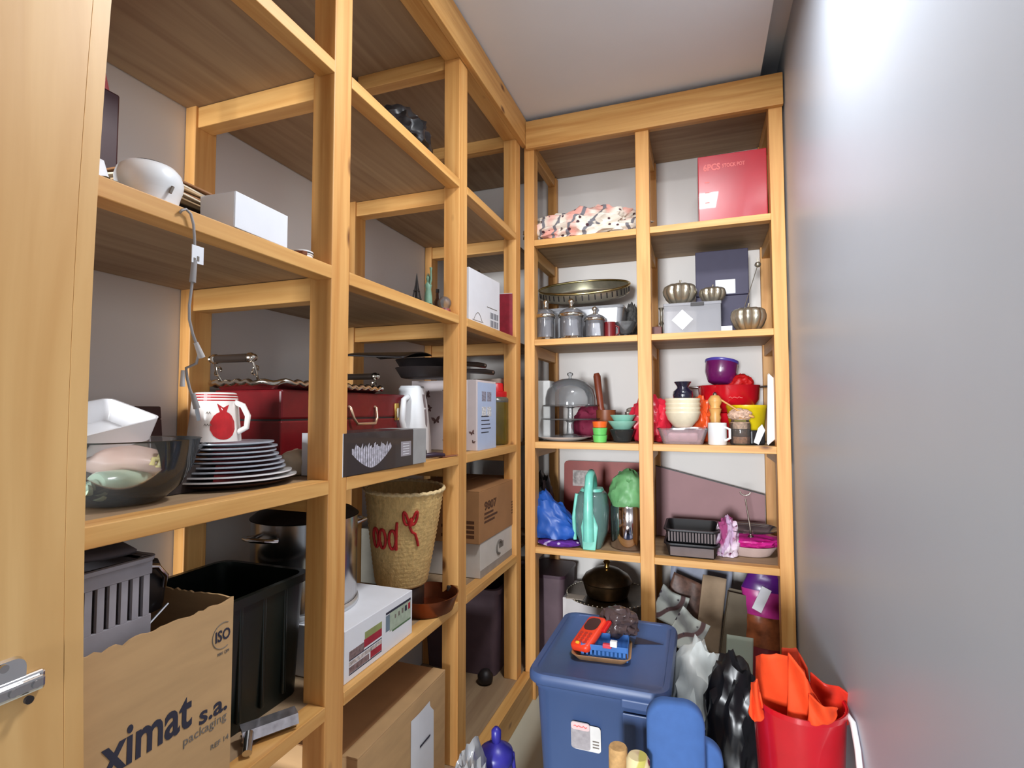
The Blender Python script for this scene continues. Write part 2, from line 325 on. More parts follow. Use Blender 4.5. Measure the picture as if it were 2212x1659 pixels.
# statuettes in bay 2
GREENB = mat('verdigris', (112, 150, 128), .5, var=.15, scale=60)
yc, wd, _, zt = LF(914, 936, 588, 665, -.06)
t = thing('statuette', 'green liberty statuette holding a torch aloft', 'figurine', (-.06, yc, Z4), -.4)
MB().loft([rr(.03, .03, .003, 0), rr(.027, .027, .003, .016), rr(.02, .02, .003, .022)]).obj('pedestal', GREENB, t, smooth=True)
MB().lathe([(.0125, .022), (.0115, .045), (.0085, .07), (.0105, .084), (.006, .092), (.0045, .096), (.0075, .104), (.006, .112), (.001, .116)], 16, lobes=9, amp=.12).obj('robed_figure', GREENB, t, smooth=True)
MB().tube([(.008, 0, .085), (.014, 0, .1), (.013, 0, .128), (.013, 0, .14)], [.004, .0035, .003, .005], 8).obj('raised_arm', GREENB, t, smooth=True)
for k in range(5): MB().tube([(.0, 0, .11), (.012*math.sin((k-2)*.5), -.003, .112+.012*math.cos((k-2)*.5))], [.002, .0005], 5).obj('crown_spike', GREENB, t)
yc = LF(893, 907, 615, 650, -.08)[0]
t = thing('tower_model', 'small dark lattice tower souvenir left of the liberty statuette', 'figurine', (-.08, yc, Z4))
for sx in (-1, 1):
    for sy in (-1, 1): MB().tube([(.016*sx, .016*sy, 0), (.009*sx, .009*sy, .03), (.003*sx, .003*sy, .075), (0, 0, .115)], [.004, .003, .002, .001], 6).obj('leg', DARK, t)
for z_, w_ in ((.03, .012), (.055, .008)): bx('platform', DARK, t, -w_, w_, -w_, w_, z_, z_+.004, .0005)
yc = LF(938, 952, 605, 660, -.12)[0]
t = thing('spirit_bottle', 'slim brown glass bottle right of the liberty statuette', 'bottle', (-.12, yc, Z4))
MB().lathe([(.014, 0), (.016, .003), (.016, .06), (.006, .08), (.0055, .105)], 20).obj('bottle_body', mat('amber_glass', (74, 44, 24), .12, coat=.5), t, smooth=True); MB().lathe([(.0065, .1), (.0065, .113)], 14).obj('cap', DARK, t)
yc = LF(953, 978, 630, 672, -.04)[0]
t = thing('snow_globe', 'small snow globe on a painted base next to the second post', 'ornament', (-.05, yc, Z4))
MB().lathe([(.022, 0), (.023, .004), (.021, .018), (.018, .022)], 24).obj('base', mat('painted_base', (132, 60, 54), .5, var=.6, scale=90), t, smooth=True)
MB().lathe([(.016, .022)]+[(.023*math.sin(a), .042-.023*math.cos(a)) for a in [PI*k/12 for k in range(3, 12)]]+[(.0005, .065)], 24).obj('globe', GLSG, t, smooth=True)
# bay 3: white boxes and red book
ya, yb = P(1018, 650, x=-.03).y, P(1076, 700, x=-.03).y
t = thing('cloche_box', 'tall white box with dome drawing and barcodes at the shelf edge', 'box', (-.075, (ya+yb)/2, Z4), -.06); h = yb-ya
bx('body', WHITE, t, -.045, .045, -h/2, h/2, 0, .215, .0015)
for r0, r1 in ((.012, .04), (.046, .072)):
    for k in range(9): bx('barcode_bar', INK, t, .0452, .0456, h*.16+k*h*.032, h*.16+k*h*.032+h*(.008+.012*(k*7 % 3)/2), r0, r1, 0)
MB().tube([(.0455, -h*.36+h*.26*(k/12), .02+.032*math.sin(PI*min(1, max(0, k/12)))) for k in range(13)], .0012, 6).obj('dome_drawing', GREYINK, t)
bx('dome_base_line', GREYINK, t, .0451, .0456, -h*.40, -h*.06, .018, .020, 0); bx('print_line', GREYINK, t, .0451, .0456, h*.06, h*.4, .088, .091, 0)
t = thing('appliance_box', 'larger white box behind the cloche box with a grey line of print', 'box', (-.165, -.18, Z4), 0)
bx('body', WHITE, t, -.035, .035, -.125, .13, 0, .245, .002); bx('print_line', GREYINK, t, .0351, .0355, -.1, .06, .228, .230, 0)
bx('print_word', GREYINK, t, .0351, .0355, -.11, -.06, .233, .240, 0)
t = thing('red_book', 'dark red clothbound book standing next to the white boxes', 'book', (-.07, P(1098, 660, x=-.05).y, Z4), .1)
bx('cover', mat('crimson_cloth', (140, 26, 44), .5, var=.2, scale=40), t, -.07, .05, -.045, .0, 0, .2, .002); bx('pages', WHITE, t, -.068, .047, -.040, -.005, .2, .2025, 0)
tag(MB().blob(.05, .06, .12, 8, .3, 2.5).obj('black_pouch', BLACK, None, (-.10, .0, Z4), smooth=True), 'black pouch tucked behind the red book', 'pouch')
q = P(1042, 584, x=-.24)
t = thing('cane_basket', 'small brown cane basket whose handle arches above the white boxes', 'basket', (-.26, q.y, Z4)); CANE = mat('dark_cane', (98, 70, 50), .6, var=.25, scale=80, bump=.3); hq = q.z-Z4
MB().lathe([(.05, 0), (.055, .004), (.075, .10), (.077, .104), (.072, .102), (.05, .008), (.001, .006)], 32).obj('basket_wall', CANE, t, smooth=True)
MB().tube([(0, .074*math.cos(a), .1+(hq-.1)*math.sin(a)) for a in [PI*k/20 for k in range(21)]], .005, 8).obj('handle', CANE, t, smooth=True)

# ---- shelf with plates, case, tray (z 1.149)
Z3 = 1.1495
c = cbase(300, 1102, Z3, .095)
BOW = (c.x-.015, c.y-.02)
t = thing('glass_bowl', 'large clear glass salad bowl near the door', 'bowl', (BOW[0], BOW[1], Z3))
MB().lathe([(.05, 0), (.06, .004), (.085, .026), (.104, .06), (.114, .105), (.116, .107), (.112, .104), (.1, .06), (.081, .029), (.057, .008), (.001, .006)], 48, caps=(True, True)).obj('bowl_wall', GLS, t, smooth=True)
tag(MB().blob(.075, .055, .05, 2, .12, 1.3, False, 4, -.9).obj('seashell', mat('pink_shell', (214, 184, 172), .4, var=.1, scale=12), None, (BOW[0]-.012, BOW[1]+.012, Z3+.045), (0, .1, .9), smooth=True), 'large pale pink shell lying inside the glass bowl', 'shell')
t = thing('glass_bottle', 'pale green bottle lying on its side in the glass bowl', 'bottle', (BOW[0]+.03, BOW[1]-.06, Z3+.036), 0, None, (0, 0, .12))
MB().lathe([(.021, 0), (.0235, .004), (.0235, .075), (.02, .083), (.004, .086)], 24, M=Matrix.Rotation(-PI/2, 4, 'X')).obj('bottle_body', mat('pale_green_glaze', (178, 200, 178), .15, var=.05, coat=.6), t, smooth=True)
MB().lathe([(.012, -.02), (.012, .0)], 18, M=Matrix.Rotation(-PI/2, 4, 'X')).obj('neck', mat('pale_green_glaze', 0), t, smooth=True)
YEL = mat('yellow_ceramic', (214, 198, 130), .35)
q = P(354, 985, x=-.09); t = thing('angel_ornament', 'small yellow ceramic figure perched on the shell in the bowl', 'ornament', (q.x, q.y, q.z-.018)); t.scale = (1.5, 1.5, 1.4)
MB().lathe([(.009, 0), (.010, .004), (.006, .014), (.0045, .017)], 16).obj('robe', YEL, t, smooth=True)
MB().blob(.0062, .0062, .014, 1, .05, 2, False, 3).obj('head', YEL, t, (.001, .002, .017), smooth=True)
for sgn in (-1, 1): MB().tube([(0, 0, .008), (0, .012*sgn, .01), (0, .014*sgn, .003)], [.004, .003, .003], 8).obj('arm', YEL, t, smooth=True)
# brown round hat-like cover, white dish, slate, picture behind the bowl
tag(MB().lathe([(.095, 0), (.10, .004), (.092, .03), (.07, .085), (.05, .108), (.001, .116)], 36).obj('felt_cover', mat('dark_brown_felt', (58, 44, 40), .9, var=.2), None, (-.255, -1.745, Z3), smooth=True), 'dark brown domed felt cover behind the glass bowl', 'cover')
t = thing('white_dish', 'white rectangular dish tilted on top of the dark cover', 'dish', (-.20, -1.725, Z3+.105), 0, None, (.22, .30, .12))
MB().loft([rr(.11, .15, .012, 0), rr(.125, .168, .014, .042), rr(.119, .162, .013, .042), rr(.102, .142, .01, .004)]).obj('dish_wall', CERAM, t, smooth=True)
t = thing('slate_tray', 'black tray with pale edge leaning beside the white dish', 'tray', (-.19, -1.60, Z3+.055), 0, None, (.28, -.2, .3))
MB().loft([rr(.12, .15, .02, 0), rr(.12, .15, .02, .008)]).obj('board', DARK, t, smooth=True)
MB().loft([rr(.126, .156, .022, .006), rr(.126, .156, .022, .012), rr(.116, .146, .02, .012), rr(.116, .146, .02, .006)], close=True).obj('rim', GLSG, t, smooth=True)
tag(MB().loft([rr(.12, .16, .02, 0), rr(.13, .17, .02, .05)]).obj('serving_basket', mat('dark_wicker', (52, 40, 36), .8, var=.4, scale=60), None, (-.2, -1.6, Z3), smooth=True), 'dark low basket supporting the leaning black tray', 'basket')
t = thing('picture_frame', 'dark brown picture frame leaning against the left wall', 'picture', (-.415, -1.63, Z3), 0, None, (0, -.12, 0)); DBR = mat('dark_walnut', (60, 36, 30), .4)
for a in ((-.2, .2, 0, .03), (-.2, .2, .135, .165), (-.2, -.17, .03, .135), (.17, .2, .03, .135)): bx('frame_bar', DBR, t, -.01, .012, a[0], a[1], a[2], a[3], .003)
bx('mat_board', mat('beige_passepartout', (196, 184, 164), .8), t, -.005, .002, -.17, .17, .03, .135, 0); bx('print', DARK, t, .002, .003, -.14, .12, .03, .118, 0)
# plates
c = cbase(500, 1062, Z3, .14); PL = (c.x, c.y-.012)
PLATE = mat('blue_grey_stoneware', (176, 182, 192), .3, var=.12, scale=70, coat=.3); PLATW = CERAM
tag(MB().lathe([(.09, 0), (.105, .002), (.126, .009), (.128, .010)], 40).obj('wooden_plate', mat('dark_brown_plate', (70, 46, 38), .5), None, (PL[0], PL[1], Z3), smooth=True), 'dark brown plate at the very bottom of the plate stack', 'plate', 'stacked plates')
z = Z3+.0095
ords = ['largest white plate low in the stack above the brown plate', 'second plate up from the brown one, nearly as wide', 'third plate up in the plate stack', 'fourth plate up in the plate stack', 'fifth plate up in the plate stack', 'fourth plate from the top of the stack', 'third plate from the top of the stack', 'second plate from the top under the mug', 'topmost and smallest plate, directly under the upside-down mug']
rs = [.136, .126, .117, .112, .104, .102, .097, .095, .090]
for i, r in enumerate(rs):
    tag(MB().lathe([(r*.62, 0), (r*.66, .001), (r*.72, .003), (r*.96, .0055), (r, .0065), (r*.998, .0095), (r*.95, .0092), (r*.7, .0055), (.001, .005)], 48).obj('dinner_plate', PLATW if i < 2 else PLATE, None, (PL[0]+.002*math.sin(i*2), PL[1]+.002*math.cos(i*1.7), z), smooth=True), ords[i], 'plate', 'stacked plates')
    z += .0088
z += .003
# mug upside down
t = thing('mug', 'upside-down white mug with red stripes and a red gift sack', 'mug', (PL[0]-.004, PL[1]-.03, z), -1.22); t.scale = (1.08, 1.08, 1.08)
MUGW = mat('cream_glaze', (236, 228, 222), .2, coat=.5, var=.02); REDP = mat('red_glaze', (178, 26, 32), .35, var=.15, scale=60)
def mr(q): return .047-.0085*(q/.092)
MB().lathe([(.044, .0), (mr(0), 0), (mr(.02), .02), (mr(.05), .05), (mr(.085), .085), (mr(.092)-.002, .092), (mr(.092)-.006, .0935), (.001, .0935)], 40).obj('mug_body', MUGW, t, smooth=True)
for zz in (.078, .0835, .0885): MB().lathe([(mr(zz)+.0001, zz-.0013), (mr(zz)+.0005, zz-.0008), (mr(zz)+.0005, zz+.0008), (mr(zz), zz+.0013)], 40, caps=(False, False)).obj('stripe', REDP, t)
MB().tube([(-.0, mr(.06)-.003, .074), (0, mr(.06)+.012, .068), (0, mr(.06)+.022, .048), (0, mr(.02)+.016, .026), (0, mr(.015)-.003, .016)], .0055, 10).obj('handle', MUGW, t, smooth=True)
def onmug(poly, name, m, off=.0006):
    return MB().add([((mr(b)+off)*math.cos(a), (mr(b)+off)*math.sin(a), b) for a, b in poly], [tuple(range(len(poly)))]).obj(name, m, t)
A0 = .83
sack = [(A0+.42*math.cos(k*PI/10)*(1 if k else 1), .028+.021*math.sin(k*PI/10)) for k in range(0, 21)]
for k in range(-4, 4):
    a0, a1 = A0+k*.125, A0+(k+1)*.125
    def hh(a): u = (a-A0)/.52; return max(0, 1-u*u)**.5
    onmug([(a0, .03-.026*hh(a0)), (a1, .03-.026*hh(a1)), (a1, .03+.027*hh(a1)), (a0, .03+.027*hh(a0))], 'sack_print', REDP)
onmug([(A0-.12, .053), (A0+.12, .053), (A0+.26, .07), (A0, .064), (A0-.26, .072)], 'sack_print', REDP)
for k in range(5): onmug([(A0-.75+.05*k, .03+.011*((k*2) % 4)), (A0-.69+.05*k, .032+.011*((k*2) % 4)), (A0-.63+.05*k, .029+.011*((k*2) % 4)), (A0-.69+.05*k, .035+.011*((k*2) % 4))], 'bird_print', GREYINK)
# stone beside plates
q = Vector((-.148, -1.300, 0))
tag(MB().blob(.030, .042, .062, 4, .16, 1.4, False, 4, -.6).obj('garden_stone', mat('beige_stone', (206, 190, 164), .8, var=.12, scale=25, bump=.2), None, (q.x, q.y, Z3), smooth=True), 'rounded beige stone beside the plates and first post', 'stone')
# red case
CASE = mat('dark_red_leather', (112, 16, 22), .38, var=.12, scale=40)
ye = P(876, 890, x=-.19).y; ya = ye-.58
t = thing('red_case', 'dark red cutlery case with brass clasps and handle', 'case', (-.30, (ya+ye)/2, Z3)); hl = (ye-ya)/2; zt = P(874, 853, x=-.19).z-Z3
bx('lower_shell', CASE, t, -.11, .11, -hl, hl, .0, zt*.62, .004); bx('lid', CASE, t, -.11, .11, -hl, hl, zt*.62+.003, zt, .006); bx('seam', DARK, t, -.107, .107, -hl+.003, hl-.003, zt*.6, zt*.64, 0)
for yy in (hl-.06,):
    bx('clasp', BRASS, t, .109, .115, yy-.013, yy+.013, zt*.58, zt*.86, .002); bx('clasp_hook', SILVER, t, .115, .119, yy-.006, yy+.006, zt*.62, zt*.78, .0015)
hy0, hy1 = P(765, 890, x=-.17).y-(ya+ye)/2, P(820, 890, x=-.17).y-(ya+ye)/2; hz = zt*.80
MB().tube([(.111, hy0, hz), (.118, hy0, hz-.004), (.125, hy0+.006, hz-.035), (.128, hy0+.02, hz-.052), (.128, hy1-.02, hz-.052), (.125, hy1-.006, hz-.035), (.118, hy1, hz-.004), (.111, hy1, hz)], .0045, 8).obj('handle', mat('pale_gilt', (222, 192, 160), .3, .8), t, smooth=True)
# silver tray on case
y0, y1 = P(545, 840, x=-.22).y, P(828, 840, x=-.22).y
t = thing('silver_tray', 'ornate silver serving tray with black handles on the red case', 'tray', (-.30, (y0+y1)/2, Z3+zt)); hl = (y1-y0)/2-.015
MB().loft([rr(.2, 2*hl-.06, .05, 0), rr(.23, 2*hl-.03, .06, .014), rr(.224, 2*hl-.036, .058, .015), rr(.19, 2*hl-.07, .048, .003)]).obj('tray_floor', STEEL, t, smooth=True)
rim = rr(.238, 2*hl-.02, .062, .016, 10); dens = []
for i in range(len(rim)):
    a, b = Vector(rim[i]), Vector(rim[(i+1) % len(rim)]); n = max(1, int((b-a).length/.006))
    dens += [a+(b-a)*k/n for k in range(n)]
MB().tube([p+Vector((0, 0, .0028*math.sin(i*1.15)+.001*math.sin(i*.37))) for i, p in enumerate(dens)], .0075, 8, closed=True).obj('scroll_rim', SILVER, t, smooth=True)
MB().grid(lambda u, v: (-.09+.18*u, -hl*.3+hl*1.1*v, .02+.012*noise.noise(Vector((u*4, v*4, 1)))), 20, 26).obj('plastic_wrap', PLAS, t, smooth=True)
for s_ in (-1, 1):
    zz = .075 if s_ < 0 else .06; yy = s_*hl
    MB().tube([(-.05, yy, zz), (.05, yy, zz)], .0105, 16).obj('handle_grip', mat('dark_turned_wood', (50, 40, 34), .3, coat=.4), t, smooth=True)
    for sx in (-1, 1):
        MB().lathe([(.006, 0), (.0125, .004), (.0125, .010), (.007, .016), (.009, .02), (.001, .026)], 16, M=Matrix.Translation((.05*sx, yy, zz)) @ Matrix.Rotation(sx*PI/2, 4, 'Y')).obj('handle_knob', SILVER, t, smooth=True)
        pts = [(sx*.055, yy, zz), (sx*.062, yy-s_*.004, zz-.012), (sx*.064, yy-s_*.012, zz-.035), (sx*.06, yy-s_*.02, zz-.05), (sx*.055, yy-s_*.025, .018)]
        MB().tube(pts, .003, 8).obj('handle_bracket', SILVER, t, smooth=True)
        MB().tube([(sx*.06+.009*math.cos(k*.5), yy-s_*.012+.004*math.sin(k*.5), zz-.03+.011*math.sin(k*.5)) for k in range(11)], .0022, 6).obj('scroll', SILVER, t, smooth=True)
# black box with crystal bowl picture
ya, yb = P(749, 990, x=.01).y, P(912, 960, x=-.005).y; hb = P(749, 937, x=.01).z-Z3
t = thing('crystal_bowl_box', 'black box printed with a crystal bowl, white end, in front of the case', 'box', (-.055, (ya+yb)/2, Z3), -.02); h = (yb-ya)/2
bx('body', mat('black_gloss_card', (44, 40, 44), .35, coat=.2), t, -.06, .06, -h, h*.62, 0, hb, .0015); bx('grey_end', mat('grey_card', (152, 152, 152), .5), t, -.0602, .0602, h*.62, h, 0, hb, .0015)
bx('end_panel', WHITE, t, -.06, .06, -h-.0015, -h, 0, hb, .0005); bx('label_sticker', mat('grey_sticker', (150, 144, 150), .5), t, .0602, .0606, h*.28, h*.55, hb*.28, hb*.68, 0)
for k in range(5): bx('sticker_line', WHITE, t, .0607, .0609, h*.33, h*.5, hb*(.33+.07*k), hb*(.345+.07*k), 0)
CRP = mat('printed_crystal', (186, 184, 196), .4, var=.35, scale=120)
for k in range(-9, 10):
    u0, u1 = k/9.5, (k+.8)/9.5
    def low(u): return .12+.42*abs(u)**1.6
    c0, c1 = (u0*h*.44-h*.42, u1*h*.44-h*.42)
    MB().add([(.0604, c0*1.0+(.03*0), hb*low(u0)), (.0604, c1, hb*low(u1)), (.0604, c1, hb*(.62+.12*((k*5) % 3)/2)), (.0604, c0, hb*(.6+.1*((k*3) % 4)/3))], [(0, 1, 2, 3)]).obj('bowl_print', CRP, t)
# white jug with grey gauge
yc = LF(868, 945, 805, 975, -.16)[0]
t = thing('white_jug', 'tall white plastic jug with a dark gauge strip behind the crystal box', 'jug', (-.19, yc-.01, Z3), .2)
MB().loft([rr(.12, .135, .03, 0), rr(.115, .13, .03, .06), rr(.10, .11, .03, .16), rr(.085, .09, .025, .215), rr(.08, .085, .02, .232)]).obj('jug_body', WHITEP, t, smooth=True)
MB().loft([rr(.078, .083, .02, .232), rr(.07, .075, .018, .24)]).obj('lid', WHITEP, t, smooth=True)
MB().loft([[((.0575-.075*(c_-.06) if c_ < .16 else .05-.136*(c_-.16))+o_, a_-.004, c_) for a_, c_ in ((-.014, .21), (.012, .21), (.012, .12), (.004, .095), (-.009, .105))] for o_ in (-.004, .0015)]).obj('gauge_strip', mat('mauve_grey_window', (116, 100, 100), .3), t)
MB().tube([(0, -.05, .2), (0, -.085, .19), (0, -.1, .12), (0, -.06, .06)], .01, 10).obj('handle', WHITEP, t, smooth=True)
# black-handled opener
q = P(930, 990, z=Z3)
t = thing('can_opener', 'purple-black kitchen tool lying beside the crystal bowl box', 'utensil', (-.022, q.y-.005, Z3), -.12)
MB().tube([(-.02, -.03, .010), (.0, 0, .012), (.005, .045, .008)], [.007, .009, .006], 10).obj('handle', mat('aubergine_plastic', (52, 36, 56), .35), t, smooth=True)
MB().tube([(-.024+.012*math.cos(a), -.035, .022+.012*math.sin(a)) for a in [2*PI*k/16 for k in range(16)]], .0055, 8, closed=True).obj('ring', BLACK, t, smooth=True)
bx('blade', mat('copper_pink_metal', (196, 150, 140), .25, .9), t, -.012, .012, .03, .12, .001, .004, .001)
# butterfly box
y0 = P(1029, 900, x=-.02).y; y1 = P(1071, 900, x=-.02).y; zt = P(1029, 820, x=-.02).z
xr = -.30
t = thing('butterfly_box', 'white carton with butterflies on its side and a pale blue front', 'box', ((xr-.02)/2, (y0+y1)/2, Z3)); hx = (-.02-xr)/2; h = (y1-y0)/2; H = zt-Z3
bx('body', mat('warm_white_card', (226, 214, 214), .6, var=.03), t, -hx, hx, -h, h, 0, H, .0015)
bx('blue_front', mat('pale_blue_card', (186, 204, 236), .55, var=.03), t, hx, hx+.001, -h+.012, h, 0, H-.008, 0)
BRN = mat('brown_butterfly_print', (112, 84, 80), .7, var=.5, scale=90)
def butterfly(cx, cz, s, rot, m):
    pl = [(0, .1), (.35, .6), (.95, .75), (.8, .15), (.55, -.05), (.6, -.6), (.2, -.5), (0, -.2), (-.2, -.5), (-.6, -.6), (-.55, -.05), (-.8, .15), (-.95, .75), (-.35, .6)]
    c_, s__ = math.cos(rot), math.sin(rot)
    MB().add([(cx+s*(a*c_-b*s__), -h-.0008, cz+s*(a*s__+b*c_)) for a, b in pl], [tuple(range(14))]).obj('butterfly_print', m, t)
for i, (px, py, s, r) in enumerate(((922, 855, .02, .5), (928, 883, .016, 1.3), (942, 908, .02, .2), (970, 880, .022, -.5), (962, 845, .012, .3), (1020, 935, .012, .4), (960, 952, .008, .2), (1023, 955, .008, -.3))):
    q = P(px, py, y=y0); butterfly(q.x-(xr-.02)/2, q.z-Z3, s, r, BRN if i != 3 else mat('red_butterfly_print', (150, 70, 66), .7))
for k in range(5): bx('print_line', INK, t, hx+.001, hx+.0014, -h*.55, -h*.55+h*(.75+.3*((k*3) % 4)/4), H*(.24+.058*k), H*(.255+.058*k), 0)
for i, (a, b) in enumerate(((-.5, .84), (.05, .84), (-.5, .62), (.05, .62))): bx('pictogram', mat('pictogram_%d' % (i // 2), ((150, 150, 168), (222, 230, 244))[i // 2], .6, var=.5, scale=150), t, hx+.001, hx+.0014, h*a, h*(a+.42), H*(b-.14), H*b, 0)
# frying pans on butterfly box
PANZ = zt
for i, (yy, xx, r, zz, lab) in enumerate(((-.60, -.16, .125, PANZ+.002, 'lower black frying pan upside across the butterfly box'), (-.56, -.19, .12, PANZ+.036, 'upper black frying pan on top of the other pan'))):
    t = thing('frying_pan', lab, 'pan', (xx, yy, zz), (-.33, -.26)[i], 'black frying pans')
    MB().lathe([(r*.80, 0), (r*.83, .001), (r, .034), (r*1.01, .036), (r*.985, .036), (r*.81, .004), (.001, .003)], 40).obj('pan_body', DARK, t, smooth=True)
    MB().tube([(.0, r*.98, .03), (0, r+.05, .038), (0, r+.18, .042), (0, r+.235, .040)], [.007, .009, .0115, .010], 10).obj('handle', BLACK, t, smooth=True)
    MB().lathe([(.0045, -.012), (.0045, .012)], 12, M=Matrix.Translation((0, r+.22, .041)) @ Matrix.Rotation(PI/2, 4, 'Y')).obj('hanging_eye', STEEL, t)
tag(MB().grid(lambda u, v: (-.13+.2*u, -.16+.3*v, .015*math.sin(3*v)+.02*u*v), 10, 12).obj('baking_mat', DARK, None, (-.2, -.74, PANZ+.062), (.05, .05, .2), smooth=True, solid=.004), 'floppy black baking sheet resting over the pans', 'baking sheet')
# olive jar
y0, y1 = P(1071, 900, x=-.05).y, P(1106, 900, x=-.05).y
t = thing('pickle_jar', 'olive-coloured jar with a bright red screw lid', 'jar', (-.10, (y0+y1)/2+.02, Z3)); r = .062
MB().lathe([(r*.95, 0), (r, .006), (r, .185), (r*.98, .205), (r*.8, .215)], 32).obj('jar_body', mat('olive_brine', (96, 82, 26), .2, var=.15, coat=.6), t, smooth=True)
MB().lathe([(r*.99, .187), (r*1.01, .19), (r*1.01, .205), (r*.85, .213)], 32, caps=(False, False)).obj('glass_shoulder', GLSG, t, smooth=True)
MB().lathe([(r*.86, .212), (r*.88, .214), (r*.88, .236), (r*.6, .24), (r*.56, .272), (r*.5, .276), (.001, .277)], 32).obj('lid', mat('bright_red_plastic', (226, 30, 40), .35), t, smooth=True)
# pale styrofoam boxes in the corner
tag(bx('foam_box', mat('cream_foam', (206, 192, 176), .9, var=.05), None, -.1, .1, -.075, .075, 0, .30, .006), 'tall cream foam box in the corner behind the jar', 'box').location = (-.13, .02, Z3)
tag(bx('foam_block', mat('grey_white_foam', (206, 206, 204), .9, var=.06), None, -.06, .06, -.05, .05, 0, .29, .008), 'grey-white foam block at the left end of the far shelf', 'box').location = (.03, .2, 1.1575)

# ---- shelf with cartons, basket, pot (z .66)
Z2 = .6605
XF = -.02; y1 = P(497, 1450, x=XF).y; y0 = -1.93; H = P(497, 1290, x=XF).z-Z2
t = thing('moving_carton', 'large open kraft carton printed ximat s.a. packaging', 'carton', ((XF-.33)/2, (y0+y1)/2, Z2)); hx = (XF+.33)/2; hy = (y1-y0)/2
def wallstrip(pa, pb, name, jag):
    n = 36; vs = []; fs = []
    d = Vector(pb)-Vector(pa); nn = Vector((-d.y, d.x, 0)).normalized()*.004
    for k in range(n+1):
        p = Vector(pa)+d*k/n; tz = H-.012*jag*abs(noise.noise(Vector((k*.55, jag*3, 0))))-.004*jag*abs(noise.noise(Vector((k*1.7, 9, jag))))
        for o in (Vector((0, 0, 0)), nn): vs += [tuple(p+o), tuple(p+o+Vector((0, 0, tz)))]
    for k in range(n):
        a = k*4; b = a+4; fs += [(a, b, b+1, a+1), (a+2, a+3, b+3, b+2), (a+1, b+1, b+3, a+3), (a, a+2, b+2, b)]
    fs += [(0, 1, 3, 2), (n*4, n*4+2, n*4+3, n*4+1)]
    MB().add(vs, fs).obj(name, KRAFT, t)
wallstrip((hx, hy, 0), (hx, -hy, 0), 'front_panel', .0+.8); wallstrip((-hx, -hy, 0), (-hx, hy, 0), 'back_panel', .8)
wallstrip((-hx, hy, 0), (hx, hy, 0), 'side_panel', 1); wallstrip((hx, -hy, 0), (-hx, -hy, 0), 'side_panel', 1); bx('bottom', KRAFT, t, -hx, hx, -hy, hy, 0, .004, 0)
ox, oy = (XF-.33)/2, (y0+y1)/2
a = P(217, 1650, x=XF); b = P(412, 1588, x=XF); text('ximat', .082, INK, t, FX, (hx+.0046, a.y-oy, (a.z+b.z)/2-Z2), bold=.0016, width=b.y-a.y)
a = P(425, 1560, x=XF); b = P(485, 1535, x=XF); text('s.a.', .042, INK, t, FX, (hx+.0046, a.y-oy, (a.z+b.z)/2-Z2), bold=.0008, width=b.y-a.y)
a = P(390, 1603, x=XF); b = P(483, 1560, x=XF); text('packaging', .02, GREYINK, t, FX, (hx+.0046, a.y-oy, (a.z+b.z)/2-Z2), width=b.y-a.y)
a = P(450, 1618, x=XF); b = P(488, 1596, x=XF); text('REF 14', .012, GREYINK, t, FX, (hx+.0046, a.y-oy, (a.z+b.z)/2-Z2), width=b.y-a.y)
a = P(460, 1390, x=XF); text('ISO', .026, INK, t, FX, (hx+.0046, a.y-oy, a.z-Z2), bold=.0005, width=.03)
MB().tube([(hx+.0046, a.y-oy+.017+.022*math.cos(k*PI/14), a.z-Z2+.008+.022*math.sin(k*PI/14)) for k in range(5, 24)], .0007, 6).obj('emblem_ring', GREYINK, t)
a = P(465, 1418, x=XF); text('9001 QM', .007, GREYINK, t, FX, (hx+.0046, a.y-oy, a.z-Z2), width=.024)
# grey slotted basket and tool inside it
GRY = mat('grey_plastic', (150, 146, 152), .5)
zb = P(250, 1385, x=-.05).z; zt = P(250, 1225, x=-.05).z
ye = P(308, 1300, x=-.06).y
t = thing('slotted_basket', 'grey plastic basket with slots standing in the ximat carton', 'basket', (-.15, ye-.125, Z2+.006)); hh = zt-Z2; w2, d2 = .11, .125
MB().loft([rr(2*w2-.03, 2*d2-.03, .02, 0), rr(2*w2-.03, 2*d2-.03, .02, .006)]).obj('floor', GRY, t)
nsl = 15; z0_, z1_ = zb-Z2+.02, zb-Z2+.082
bx('front_lower', GRY, t, w2-.006, w2, -d2, d2, 0, z0_, .001); bx('front_upper', GRY, t, w2-.006, w2, -d2, d2, z1_, hh, .001)
for k in range(nsl): bx('rib', GRY, t, w2-.006, w2, -d2+2*d2*k/nsl+.003, -d2+2*d2*(k+1)/nsl-.004, z0_, z1_, 0)
bx('end_wall', GRY, t, -w2, w2-.006, d2-.006, d2, 0, hh, .002); bx('end_wall', GRY, t, -w2, w2-.006, -d2, -d2+.006, 0, hh, .002); bx('rear_wall', GRY, t, -w2, -w2+.006, -d2, d2, 0, hh, .001)
MB().loft([rr(2*w2+.014, 2*d2+.014, .02, hh-.006), rr(2*w2+.016, 2*d2+.016, .02, hh), rr(2*w2-.012, 2*d2-.012, .015, hh), rr(2*w2-.012, 2*d2-.012, .015, hh-.006)], close=True).obj('rim', GRY, t, smooth=True)
tag(MB().grid(lambda u, v: (-.1+.18*v, -.13+.25*u, .012*math.sin(4*u+1)+.018*math.sin(3*v)), 18, 12).obj('grey_cloth', mat('grey_felt', (108, 102, 108), .9), None, (-.15, ye-.125, Z2+hh+.02), smooth=True, solid=.006), 'folded grey cloth lying over the slotted basket', 'cloth')
q = P(340, 1240, x=-.10)
t = thing('hand_mixer', 'black hand tool with chrome trim beside the grey basket', 'tool', (q.x-.05, q.y+.0, q.z-.07), .2)
MB().loft([rr(.06, .075, .02, 0), rr(.07, .085, .025, .05), rr(.05, .06, .02, .085)]).obj('body', BLACK, t, smooth=True)
